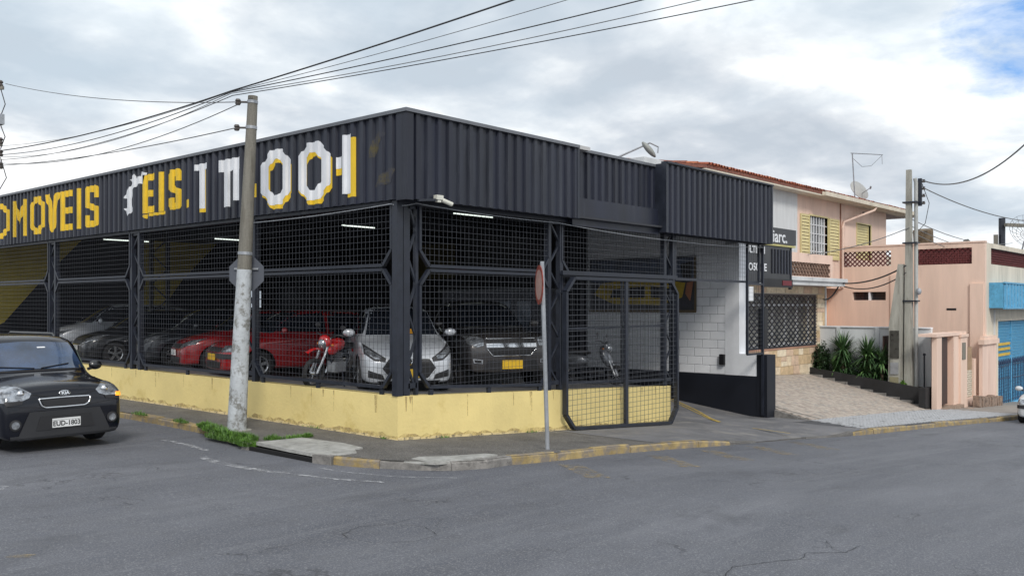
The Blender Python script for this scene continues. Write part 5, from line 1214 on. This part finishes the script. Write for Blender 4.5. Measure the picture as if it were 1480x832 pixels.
class Car:
    def __init__(s, name, label, cat, st, pm, wheels, wr, loc, head, group=None, rim=M_ALLOY, tw=.20):
        s.t = thing(name, label, cat, (0, 0, 0), group); s.pm = pm; s.zoff = 0
        me = body_mesh(st, 'body', pm); s.L = st[-1][0]; s.W = max(q[4] for q in st)
        s.bvh = BVHTree.FromPolygons([v.co.copy() for v in me.vertices], [tuple(p.vertices) for p in me.polygons])
        # wheel wells
        o = bpy.data.objects.new('tmp', me); COL.objects.link(o); me.materials.append(M_UNDER)
        cb = MB()
        for x in wheels:
            for sd in (-1, 1): cb.lathe([(0, 0), (wr*1.17, 0), (wr*1.17, .34), (0, .34)], 24, (x, s.W+.05-.34 if sd > 0 else -s.W-.05, wr), 'y')
        cm = cb.mesh('c', M_UNDER, smooth='all'); co = bpy.data.objects.new('cut', cm); COL.objects.link(co)
        bo = o.modifiers.new('b', 'BOOLEAN'); bo.object = co; bo.operation = 'DIFFERENCE'; bo.solver = 'EXACT'; bo.material_mode = 'TRANSFER'
        dg = bpy.context.evaluated_depsgraph_get(); dg.update(); m3 = bpy.data.meshes.new_from_object(o.evaluated_get(dg))
        bpy.data.objects.remove(o); bpy.data.objects.remove(co)
        m3.polygons.foreach_set('use_smooth', [True]*len(m3.polygons)); m3.set_sharp_from_angle(angle=radians(40)); m3.name = 'body'
        bo_ = bpy.data.objects.new('body', m3); COL.objects.link(bo_); bo_.parent = s.t; s.body = bo_; ORG[bo_.name] = Vector((0, 0, 0))
        s.wheels(wheels, wr, rim, tw)
        s.loc, s.head = loc, head
    def part(s, b, name, m, parent=None, smooth=False, label=None):
        return b.build(name, m, parent or s.t, smooth=smooth, label=label)
    def wheels(s, xs, wr, rim, tw):
        for x in xs:
            for sd in (-1, 1):
                y0 = sd*(s.W-.02)
                pr = [(wr*.66, -tw/2), (wr*.93, -tw/2), (wr, -tw*.36), (wr, tw*.36), (wr*.93, tw/2), (wr*.66, tw/2)]
                c = (x, y0-sd*tw/2, wr)
                w = s.part(MB().lathe(pr, 28, c, 'y', closed=True), 'wheel', M_RUBBER, smooth=True)
                b = MB().lathe([(wr*.68, sd*tw*.42), (wr*.64, sd*tw*.48), (wr*.58, sd*tw*.40), (wr*.58, sd*tw*.1)], 28, c, 'y')
                for k in range(5):
                    a = 2*pi*k/5+.3; d = Vector((cos(a), 0, sin(a))); q = Vector(c)+Vector((0, sd*tw*.40, 0)); b.bar(q+d*.02, q+d*wr*.6, .055, .03, up=(0, 1, 0))
                b.lathe([(0, sd*tw*.48), (.05, sd*tw*.46), (.06, sd*tw*.36)], 12, c, 'y'); s.part(b, 'rim', rim, w)
                s.part(MB().lathe([(0, sd*tw*.06), (wr*.6, sd*tw*.06)], 20, c, 'y'), 'brake_shadow', M_UNDER, w)
    def hit(s, a, c, axis):
        o, d = (Vector((9, a, c)), Vector((-1, 0, 0))) if axis == 'x' else ((Vector((-9, a, c)), Vector((1, 0, 0))) if axis == '-x' else ((Vector((a, 9, c)), Vector((0, -1, 0))) if axis == 'y' else (Vector((a, -9, c)), Vector((0, 1, 0)))))
        h = s.bvh.ray_cast(o, d); return (h[0], h[1] if h[1].dot(d) < 0 else -h[1]) if h[0] else None
    def patch(s, top, bot, axis, name, m, off=.006, nu=10, nv=6, parent=None, label=None):
        T = resample([(p[0], p[1], 0) for p in top], nu); B = resample([(p[0], p[1], 0) for p in bot], nu); b = MB(); pts = []; last = None
        for j in range(nv):
            for i in range(nu):
                q = T[i].lerp(B[i], j/(nv-1)); h = s.hit(q.x, q.y, axis)
                if not h: h = last or (Vector((0, 0, 0)), Vector((0, 0, 1)))
                last = h; pts.append((h[0]+h[1]*off, h[0]-h[1]*.012))
        b.v = [tuple(p[0]) for p in pts]+[tuple(p[1]) for p in pts]; K = nu*nv
        b.f = [(j*nu+i, j*nu+i+1, (j+1)*nu+i+1, (j+1)*nu+i) for j in range(nv-1) for i in range(nu-1)]
        rim = [i for i in range(nu)]+[j*nu+nu-1 for j in range(1, nv)]+[(nv-1)*nu+i for i in range(nu-2, -1, -1)]+[j*nu for j in range(nv-2, 0, -1)]
        b.f += [(rim[k], rim[(k+1) % len(rim)], K+rim[(k+1) % len(rim)], K+rim[k]) for k in range(len(rim))]
        b.mi = [0]*len(b.f); return s.part(b, name, m, parent, smooth=True, label=label)
    def sym(s, top, bot, axis, name, m, **k):
        out = []
        for sg in (1, -1):
            if axis == 'x': out.append(s.patch([(sg*a, c) for a, c in top], [(sg*a, c) for a, c in bot], 'x', name, m, **k))
            else: out.append(s.patch(top, bot, 'y' if sg > 0 else '-y', name, m, **k))
        return out
    def line(s, pts, axis, name, m, r=.012, off=.008, closed=False, parent=None, n=30):
        P = [];
        for q in resample([(p[0], p[1], 0) for p in (pts+[pts[0]] if closed else pts)], n)[:(-1 if closed else None)]:
            h = s.hit(q.x, q.y, axis)
            if h: P.append(h[0]+h[1]*off)
        return s.part(MB().tube(P, r, 6, closed=closed), name, m, parent, smooth='all')
    def plate(s, z, txt, m, w=.40, h=.13, off=.03, y=0, ts=.098):
        hh = s.hit(y, z, 'x'); x = hh[0].x+off
        p = s.part(MB().box(x-.03, x, y-w/2, y+w/2, z-h/2, z+h/2), 'number_plate', m)
        s.part(MB().box(x, x+.001, y-w/2+.006, y+w/2-.006, z+h/2-.026, z+h/2-.022), 'plate_line', M_PLASTG, p) if txt else None
        if txt:
            me = text_mesh(txt, ts, M_BLK, .0012, .002, .92); o = piece('lettering', me, p, (x+.002, y, z-.012), rot=(pi/2, 0, pi/2)); ORG[o.name] = Vector((0, 0, 0))
        return p
    def mirrors(s, x, z, y, m=None):
        for sg in (1, -1):
            b = MB().ell((x, sg*(y+.11), z+.02), (.06, .11, .075), 12, 8); mm = s.part(b, 'mirror', m or s.pm, smooth=True)
            s.part(MB().bar((x+.02, sg*(y-.02), z-.04), (x, sg*(y+.06), z-.02), .04), 'mirror_arm', M_PLAST, mm)
    def place(s):
        s.t.location = s.loc; s.t.rotation_euler = (0, 0, s.head)
HATCH = lambda k=1, L=1.95, W=.84, H=1.48: [(x*L/1.95, zb, zs*H/1.48, zr*H/1.48, w*W/.84, wr*W/.84, g) for x, zb, zs, zr, w, wr, g in
    [(-1.95, .42, .86, 1.02, .70, .50, .4), (-1.92, .30, .90, 1.22, .79, .52, .8), (-1.72, .24, .92, 1.42, .82, .55, 1), (-1.0, .20, .93, 1.47, .84, .60, 1), (0, .20, .91, 1.50, .84, .61, 1),
     (.35, .20, .90, 1.46, .84, .60, 1), (.62, .20, .89, 1.30, .84, .61, .95), (1.02, .20, .88, 1.00, .84, .62, .35), (1.15, .20, .865, .955, .835, .62, 0), (1.55, .19, .79, .875, .81, .6, 0), (1.80, .18, .69, .76, .76, .55, 0), (1.90, .18, .58, .64, .68, .5, 0), (1.95, .24, .50, .54, .58, .45, 0)]]
def common_glass(c, wsb, wst, side=True, gm=M_GLASS, wtop=.55, wbot=.70, xs=None):
    c.patch([(-wtop, wst), (0, wst+.02), (wtop, wst)], [(-wbot, wsb), (0, wsb+.015), (wbot, wsb)], 'x', 'windscreen', gm, nu=16, nv=10)
    if side:
        for top, bot in xs: c.sym(top, bot, 'y', 'side_window', M_GLASS, nu=10, nv=6)
# --- black boxy suv on the street
st = [(-2.05, .45, .95, 1.15, .74, .60, .6), (-2.03, .34, 1.0, 1.42, .82, .62, .9), (-1.92, .26, 1.03, 1.56, .865, .64, 1), (-1.2, .22, 1.05, 1.65, .8925, .76, 1), (0, .22, 1.04, 1.67, .8925, .79, 1), (.46, .22, 1.03, 1.66, .8925, .83, 1),
      (.68, .22, 1.02, 1.53, .89, .82, 1), (1.12, .22, 1.00, 1.14, .885, .78, .6), (1.25, .22, .99, 1.085, .88, .7, 0), (1.6, .21, .955, 1.04, .88, .70, 0), (1.85, .20, .92, 1.005, .875, .68, 0), (1.98, .20, .89, .975, .87, .68, 0), (2.06, .20, .83, .90, .85, .66, 0), (2.10, .20, .70, .76, .81, .6, 0), (2.11, .24, .52, .56, .76, .5, 0)]
k = Car('parked_car', 'black boxy compact suv on the street at the left edge, front towards the camera', 'car', st, P_KIA, (1.30, -1.25), .325, (0, 0, 0), 0)
k.patch([(-.67, 1.52), (0, 1.555), (.67, 1.52)], [(-.73, 1.13), (0, 1.15), (.73, 1.13)], 'x', 'windscreen', M_GLASSB, nu=18, nv=10)
k.line([(-.66, 1.12), (0, 1.125), (.66, 1.12)], 'x', 'cowl', M_PLAST, r=.018, off=.0)
for sg in (1, -1): k.line([(sg*.05, 1.15), (sg*.60-.1, 1.20)], 'x', 'wiper', M_BLK, r=.009, off=.015)
k.sym([(.62, 1.46), (-.30, 1.50)], [(1.0, 1.10), (-.30, 1.10)], 'y', 'side_window', mat('tinted side glass', (.05, .08, .05), .08, var=.4, scale=6, coat=.6)); k.sym([(-.38, 1.50), (-1.7, 1.46)], [(-.38, 1.10), (-1.75, 1.12)], 'y', 'side_window', M_GLASS)
k.sym([(.46, .86), (.60, .955), (.74, .955), (.84, .90)], [(.50, .80), (.62, .755), (.74, .74), (.85, .75)], 'x', 'headlight', M_LAMP, off=.012)
for l_, sg in zip([c for c in k.t.children if c.name.startswith('headlight')], (1, -1)):
    h = k.hit(sg*.60, .86, 'x'); k.part(MB().ell(h[0]+h[1]*.004, (.03, .055, .055)), 'bulb', M_CHROME, l_, smooth=True)
k.sym([(.58, .765), (.82, .765)], [(.60, .72), (.80, .70)], 'x', 'lamp_surround', M_PLAST, off=.014)
k.patch([(.76, .80), (.85, .795)], [(.75, .745), (.84, .74)], 'x', 'turn_signal', M_AMBER, off=.022)
k.patch([(-.34, .765), (.34, .765)], [(-.29, .66), (.29, .66)], 'x', 'grille', M_PLAST, off=.010)
k.line([(-.37, .775), (0, .782), (.37, .775), (.34, .68), (.28, .648), (0, .645), (-.28, .648), (-.34, .68)], 'x', 'grille_ring', M_CHROME, r=.014, off=.012, closed=True, n=60)
k.patch([(-.50, .60), (.50, .60)], [(-.66, .24), (.66, .24)], 'x', 'bumper_guard', M_PLASTG, off=.022)
k.patch([(-.36, .53), (.36, .53)], [(-.42, .33), (.42, .33)], 'x', 'intake', M_PLAST, off=.030)
k.patch([(-.85, .27), (.85, .27)], [(-.83, .20), (.83, .20)], 'x', 'lower_lip', M_PLASTG, off=.016, nu=20)
for sg in (1, -1):
    h = k.hit(sg*.69, .43, 'x'); k.part(MB().lathe([(0, .0), (.05, .0), (.055, .015), (.0, .012)], 16, h[0]+h[1]*.005, 'x'), 'fog_lamp', M_LAMP)
    k.part(MB().lathe([(.05, .0), (.08, -.02), (.08, .012), (.055, .018)], 16, h[0]+h[1]*.003, 'x'), 'fog_lamp_surround', M_PLAST)
k.plate(.42, 'EUD-1803', M_PLATEW, off=.045, ts=.10)
h = k.hit(0, .84, 'x'); bc = Vector((h[0].x+.012, 0, .845)); RB = Matrix.Rotation(radians(-18), 3, 'Y')
e_ = k.part(MB().ell(bc, (.012, .085, .042), 24, 10, rot=RB), 'badge', M_CHROME, smooth=True); k.part(MB().ell(bc+Vector((.005, 0, 0)), (.012, .075, .034), 24, 10, rot=RB), 'badge_face', M_BLK, e_, smooth=True)
me = text_mesh('KIA', .062, M_CHROME, .001, .003, 1.15); piece('lettering', me, e_, bc+Vector((.022, 0, 0)), rot=(pi/2-.3, 0, pi/2))
for sg in (1, -1): k.part(MB().tube([(.3, sg*.60, 1.60), (.2, sg*.60, 1.66), (-1.5, sg*.58, 1.65), (-1.6, sg*.58, 1.58)], .018, 8), 'roof_rail', mat('rail', (.10, .105, .11), .4, metal=.6), smooth='all')
k.mirrors(.86, 1.13, .90, P_BLACK); h = k.hit(0, 1.44, 'x'); k.part(MB().box(h[0].x-.06, h[0].x-.03, -.09, .09, 1.43, 1.46), 'rear_view_mirror', M_BLK)
k.line([(-.80, .985), (-.74, 1.0), (-.76, 1.10)], 'x', 'hood_seam', M_BLK, r=.005, off=.0, n=14); k.line([(.80, .985), (.74, 1.0), (.76, 1.10)], 'x', 'hood_seam', M_BLK, r=.005, off=.0, n=14); k.line([(-.46, .845), (-.2, .80), (0, .795), (.2, .80), (.46, .845)], 'x', 'hood_seam', M_BLK, r=.006, off=.0, n=30); k.line([(-.80, .70), (0, .62), (.80, .70)], 'x', 'bumper_seam', M_BLK, r=.004, off=.0, n=30)
k.patch([(.14, 1.465), (.26, 1.465)], [(.14, 1.448), (.26, 1.448)], 'x', 'sticker', M_WHITES, off=.012, nu=4, nv=2)
k.t.location = (-3.74, 5.24, -.04); k.t.rotation_euler = (0, 0, radians(-89))
KIA = k
# --- silver hatchback behind the corner column
c = Car('parked_car', 'silver hatchback with hexagonal grille facing out behind the corner column', 'car', HATCH(1, 1.95, .85, 1.53), P_SILVER, (1.22, -1.25), .31, (2.38, 2.78, fz(2.1)+.0), radians(-124), 'cars on display in the showroom')
common_glass(c, 1.00, 1.47, xs=[([(.40, 1.38), (-.3, 1.42)], [(.80, 1.02), (-.3, .99)]), ([(-.38, 1.42), (-1.4, 1.36)], [(-.38, .99), (-1.5, 1.0)])], wtop=.53, wbot=.66)
c.sym([(.40, .62), (.56, .72), (.76, .86)], [(.42, .56), (.60, .58), (.76, .70)], 'x', 'headlight', M_PLAST, off=.010)
for l_, sg in zip([q for q in c.t.children if q.name.startswith('headlight')], (1, -1)): c.patch([(sg*.48, .645), (sg*.58, .70), (sg*.74, .80)], [(sg*.50, .60), (sg*.60, .61), (sg*.74, .72)], 'x', 'lamp_glass', M_LAMP, off=.016, parent=l_)
c.patch([(-.36, .60), (.36, .60)], [(-.47, .45), (.47, .45)], 'x', 'grille', M_BLK, off=.012, nu=14); c.patch([(-.47, .45), (.47, .45)], [(-.32, .27), (.32, .27)], 'x', 'grille', M_BLK, off=.012, nu=14)
c.line([(-.36, .61), (.36, .61), (.48, .45), (.33, .26), (-.33, .26), (-.48, .45)], 'x', 'grille_ring', P_SILVER, r=.010, closed=True, n=60)
c.sym([(.46, .34), (.70, .42)], [(.42, .25), (.70, .30)], 'x', 'fog_recess', M_BLK, off=.012)
c.patch([(-.55, .235), (.55, .235)], [(-.5, .20), (.5, .20)], 'x', 'lower_lip', M_BLK, off=.012)
c.plate(.36, 'DEALER', M_PLATEY, w=.36, h=.13, off=.03, ts=.08) if False else c.plate(.36, None, M_PLATEY, w=.38, h=.15, off=.03)
c.patch([(.02, 1.10), (.20, 1.10)], [(.02, 1.02), (.20, 1.02)], 'x', 'price_card', mat('orange card', (.80, .36, .03), .5), off=.012, nu=4, nv=3)
h = c.hit(0, .56, 'x'); c.part(MB().lathe([(.05, 0), (.06, .01), (.05, .02), (.04, .01)], 20, h[0]+h[1]*.015, 'x'), 'badge', M_CHROME); c.mirrors(.72, 1.02, .84); c.place()
# --- brown pickup
PK = [(-2.5, .6, .98, 1.02, .80, .6, 0), (-2.45, .45, 1.05, 1.12, .90, .7, 0), (-1.1, .40, 1.10, 1.16, .94, .7, 0), (-1.0, .40, 1.12, 1.70, .94, .62, 1), (-.2, .40, 1.12, 1.78, .94, .66, 1), (.5, .40, 1.11, 1.76, .94, .66, 1), (.75, .4, 1.11, 1.62, .94, .66, 1), (1.2, .4, 1.10, 1.24, .94, .70, .3), (1.35, .4, 1.10, 1.20, .94, .7, 0), (2.0, .38, 1.07, 1.16, .93, .7, 0), (2.3, .36, 1.02, 1.10, .90, .68, 0), (2.42, .34, .90, .97, .86, .62, 0), (2.47, .36, .72, .76, .80, .6, 0)]
def pickup(label, pm, loc, head, plate=True):
    c = Car('parked_car', label, 'car', PK, pm, (1.55, -1.6), .37, loc, head, 'cars on display in the showroom', tw=.25)
    common_glass(c, 1.22, 1.66, xs=[([(.50, 1.68), (-.2, 1.70)], [(.95, 1.20), (-.2, 1.20)]), ([(-.28, 1.70), (-.9, 1.66)], [(-.28, 1.20), (-.95, 1.22)])], wtop=.6, wbot=.74)
    c.sym([(.56, 1.00), (.70, 1.04), (.88, 1.05)], [(.58, .87), (.72, .84), (.87, .90)], 'x', 'headlight', M_LAMP, off=.012)
    c.patch([(-.50, .99), (.50, .99)], [(-.50, .91), (.50, .91)], 'x', 'upper_grille', M_BLK, off=.012, nu=14, nv=3); c.patch([(-.52, .905), (.52, .905)], [(-.52, .83), (.52, .83)], 'x', 'chrome_bar', M_CHROME, off=.022, nu=14, nv=3)
    c.patch([(-.50, .82), (.50, .82)], [(-.38, .68), (.38, .68)], 'x', 'lower_grille', M_BLK, off=.012, nu=14, nv=4)
    c.line([(-.53, 1.0), (.53, 1.0)], 'x', 'grille_trim', M_CHROME, r=.014); c.line([(-.52, .82), (-.40, .67), (.40, .67), (.52, .82)], 'x', 'grille_trim', M_CHROME, r=.014)
    c.sym([(.60, .60), (.80, .62)], [(.60, .52), (.78, .54)], 'x', 'fog_lamp', M_CHROME, off=.012); c.sym([(.63, .585), (.77, .60)], [(.63, .535), (.76, .55)], 'x', 'fog_glass', M_BLK, off=.020)
    c.patch([(-.50, .58), (.50, .58)], [(-.60, .40), (.60, .40)], 'x', 'intake', M_PLAST, off=.014)
    if plate: c.plate(.50, None, M_PLATEY, w=.42, h=.17, off=.045)
    c.mirrors(.95, 1.25, .96); c.place(); return c
pickup('brown grey pickup with chrome barred grille and yellow plate facing out right of the corner', P_BROWN, (5.12, 3.32, fz(4.5)), radians(-118))
# --- red hatches, dark cars along the left street side
def hatch(label, pm, loc, head, L=1.95, W=.82, H=1.45, lamp=M_LAMP, plate=M_PLATEW, strip=False, rim=M_ALLOY, grp='cars on display in the showroom', square=False, bumper=None, name='parked_car'):
    c = Car(name, label, 'car', HATCH(1, L, W, H), pm, (1.22*L/1.95, -1.25*L/1.95), .30, loc, head, grp, rim=rim); q = H/1.48; w = W/.84; l = L/1.95
    common_glass(c, .985*q, 1.42*q, xs=[([(.40*l, 1.38*q), (-.3, 1.42*q)], [(.80*l, 1.02*q), (-.3, .99*q)]), ([(-.38, 1.42*q), (-1.4*l, 1.36*q)], [(-.38, .99*q), (-1.5*l, 1.0*q)])], wtop=.53*w, wbot=.66*w)
    if square: c.sym([(.42*w, .72*q), (.75*w, .74*q)], [(.42*w, .58*q), (.76*w, .60*q)], 'x', 'headlight', lamp, off=.012)
    else: c.sym([(.42*w, .68*q), (.58*w, .76*q), (.76*w, .82*q)], [(.42*w, .58*q), (.60*w, .60*q), (.77*w, .68*q)], 'x', 'headlight', lamp, off=.012)
    c.patch([(-.38*w, .68*q), (.38*w, .68*q)], [(-.36*w, .58*q), (.36*w, .58*q)], 'x', 'grille', M_BLK, off=.010, nu=12, nv=4)
    c.patch([(-.48*w, .38*q), (.48*w, .38*q)], [(-.44*w, .24*q), (.44*w, .24*q)], 'x', 'intake', M_BLK, off=.012)
    if strip: 
        c.patch([(-.72, .54), (0, .55), (.72, .54)], [(-.72, .44), (0, .44), (.72, .44)], 'x', 'bumper_strip', M_PLASTG, off=.02, nu=16, nv=3)
        for ax in ('y', '-y'): c.patch([(1.83*l, .54), (1.6*l, .54)], [(1.83*l, .44), (1.6*l, .44)], ax, 'bumper_strip', M_PLASTG, off=.02, nv=3)
    if plate: c.plate(.48*q, None, plate, off=.05)
    for sg in (-1, 1):
        h = c.hit(-.55, .84*q, 'y' if sg > 0 else '-y'); c.part(MB().box(-.62, -.46, h[0].y+sg*.0-.015, h[0].y+sg*.0+.015, .83*q, .86*q), 'door_handle', M_PLAST)
        c.line([(.62, .95*q), (.62, .30)], 'y' if sg > 0 else '-y', 'door_seam', M_BLK, r=.004, off=.0, n=12); c.line([(-.34, .95*q), (-.34, .30)], 'y' if sg > 0 else '-y', 'door_seam', M_BLK, r=.004, off=.0, n=12)
    c.mirrors(.72*l, 1.02*q, .84*w); c.place(); return c
hatch('red hatchback with square white headlamp and black bumper strip behind the concrete pole', P_RED, (2.75, 6.45, fz(2.4)), radians(167), strip=True, square=True, plate=M_PLATEY)
hatch('second red hatchback with swept headlamp just left of the first red one', P_RED, (3.25, 8.95, fz(2.8)), radians(163), W=.84)
hatch('dark graphite hatchback in the shade left of the two red cars', P_DARK, (3.6, 11.6, fz(3)), radians(168), L=2.05, W=.86, H=1.5)
hatch('black hatchback with bright alloy wheel behind the second column from the left', P_BLACK, (2.9, 13.6, fz(2.9)), radians(172), L=2.0, W=.86)
hatch('silver hatchback with arched roofline beyond the black one', P_SILVER, (3.1, 16.1, fz(3)), radians(170), L=2.05, W=.87, H=1.62)
hatch('pale silver car mostly hidden by the roof of the black suv', P_SILVER, (4.0, 18.5, fz(3.8)), radians(175), L=2.05, W=.87, H=1.45)
hatch('red car farthest left behind the mesh', P_RED, (5.6, 19.9, fz(5.4)), radians(180), L=2.0, W=.86, H=1.5)
hatch('dark car parked deep inside behind the brown pickup', P_DARK, (9.2, 7.6, fz(9)), radians(-120), L=2.0, W=.86, H=1.45)
hatch('black sedan nose between the silver hatchback and the brown pickup', P_BLACK, (4.0, 5.9, fz(4)), radians(-122), L=2.0, W=.85, H=1.42)
# white car cut by the right picture edge
hatch('white small hatchback entering at the right picture edge on the road', P_WHITE, (22.2, -4.86, gz(22.2)-.12), radians(180), L=1.85, W=.78, H=1.42, square=True, bumper=True, grp=None, strip=True).t.rotation_euler = (0, radians(-3.4), radians(180))
# --- motorcycles
def moto(label, loc, head, col, seat=M_PLAST, scooter=False, shape=1):
    t = thing('motorcycle', label, 'motorcycle', (0, 0, 0))
    def P(b, n, m, sm=True, par=None): return b.build(n, m, par or t, smooth=sm)
    R = .30 if not scooter else .24; xf, xr = .68, -.62
    for x in (xf, xr):
        tw = .05 if x > 0 else .06
        w = P(MB().lathe([(R*cos(a)*0+R-.045+.045*cos(a), tw*sin(a)) for a in [2*pi*k/10 for k in range(10)]], 28, (x, 0, R), 'y', closed=True), 'wheel', M_RUBBER)
        b = MB().lathe([(R-.085, -.012), (R-.06, -.015), (R-.06, .015), (R-.085, .012)], 24, (x, 0, R), 'y', closed=True)
        for k in range(10): a = 2*pi*k/10; b.bar((x+.03*cos(a), 0, R+.03*sin(a)), (x+(R-.08)*cos(a), 0, R+(R-.08)*sin(a)), .008)
        b.lathe([(0, -.05), (.035, -.05), (.035, .05), (0, .05)], 12, (x, 0, R), 'y'); P(b, 'rim', M_ALLOY, False, w)
    for sg in (-1, 1): P(MB().tube([(xf, sg*.085, R), (.50, sg*.085, .62), (.36, sg*.085, .98)], [.026, .024, .02], 8), 'fork', M_ALLOY)
    P(MB().ell((xf-.01, 0, R+.0), (.01, .01, .01)), 'axle', M_CHROME)
    b = MB(); n = 8; MG = .05 if scooter else .17
    for k in range(n+1):
        a = radians(58+k*(70/n)); 
        for y, rr_ in ((-.06, .0), (0, .025), (.06, .0)): b.v.append((xf+(R+MG+rr_)*cos(a), y, R+(R+MG+rr_)*sin(a)))
    b.f = [(3*i+j, 3*i+j+1, 3*i+j+4, 3*i+j+3) for i in range(n) for j in range(2)]; b.mi = [0]*len(b.f)
    P(b, 'front_mudguard', col)
    P(MB().tube([(.26, .36, 1.03), (.34, .26, 1.05), (.37, .1, .99), (.37, -.1, .99), (.34, -.26, 1.05), (.26, -.36, 1.03)], .014, 8), 'handlebar', M_PLAST)
    for sg in (-1, 1): P(MB().tube([(.27, sg*.26, 1.05), (.29, sg*.30, 1.17)], .006, 6).ell((.29, sg*.32, 1.20), (.012, .07, .045)), 'mirror', M_PLAST)
    P(MB().ell((.47, 0, .86), (.09, .10, .11), 14, 10), 'headlight', M_LAMP); P(MB().ell((.42, 0, .90), (.10, .14, .14), 14, 8), 'headlight_cowl', col)
    if scooter:
        P(MB().ell((.40, 0, .68), (.12, .20, .28), 14, 10, rot=Matrix.Rotation(radians(-25), 3, 'Y')), 'leg_shield', col); P(MB().box(-.15, .32, -.15, .15, .26, .33), 'floorboard', M_PLAST, False)
        P(MB().ell((-.45, 0, .56), (.42, .17, .19), 16, 10), 'rear_body', col); P(MB().ell((-.36, 0, .76), (.40, .14, .07), 14, 8), 'seat', seat)
        P(MB().ell((.52, .06, .60), (.03, .05, .05)), 'indicator', M_LAMP)
    else:
        P(MB().ell((.12, 0, .82), (.27, .15, .14), 16, 10, rot=Matrix.Rotation(radians(12), 3, 'Y')), 'tank', col); P(MB().ell((-.36, 0, .80), (.38, .12, .06), 14, 8), 'seat', seat)
        P(MB().tube([(.36, 0, .92), (.22, 0, .55), (.05, 0, .32), (-.25, 0, .34), (-.32, 0, .62), (.2, 0, .80)], .022, 8), 'frame', M_FRAME)
        P(MB().box(-.14, .18, -.11, .11, .30, .50), 'engine', M_GALV, False); b = MB()
        for k in range(6): b.box(-.02, .16, -.09, .09, .50+k*.035, .515+k*.035)
        P(b, 'cooling_fins', M_ALLOY, False); P(MB().ell((-.62, 0, .70), (.20, .09, .06), 12, 8), 'tail', col)
        P(MB().tube([(.15, -.1, .42), (.18, -.13, .28), (-.2, -.14, .26), (-.75, -.15, .36)], [.02, .02, .03, .04], 8), 'exhaust', M_CHROME)
        P(MB().ell((.30, .11, .74), (.14, .03, .09), 12, 8), 'side_fairing', col); P(MB().ell((.30, -.11, .74), (.14, .03, .09), 12, 8), 'side_fairing', col)
    for sg in (-1, 1): P(MB().tube([(xr, sg*.10, R), (-.05, sg*.09, .36)], .018, 6), 'swingarm', M_FRAME); P(MB().tube([(xr, sg*.11, R+.02), (-.48, sg*.11, .68)], .022, 6), 'shock', M_ALLOY)
    for sg in (-1, 1): P(MB().ell((.40, sg*.18, .85), (.03, .035, .025)), 'indicator', mat('dull orange lens', (.45, .14, .02), .3))
    P(MB().bar((-.05, .1, .3), (.0, .22, .02), .02), 'side_stand', M_FRAME, False)
    t.location = loc; t.rotation_euler = (radians(-5), 0, head); t.scale = (.93, .93, .93)
moto('red motorcycle with white headlamp leaning on its stand in front of the red hatchback', (1.05, 2.92, fz(1)), radians(192), paint('red fairing', (.48, .015, .018), 0))
moto('black scooter with pale front lights behind the sliding gate', (7.05, 1.55, fz(7.0)), radians(-75), paint('dark silver scooter', (.12, .13, .15), .5), scooter=True)
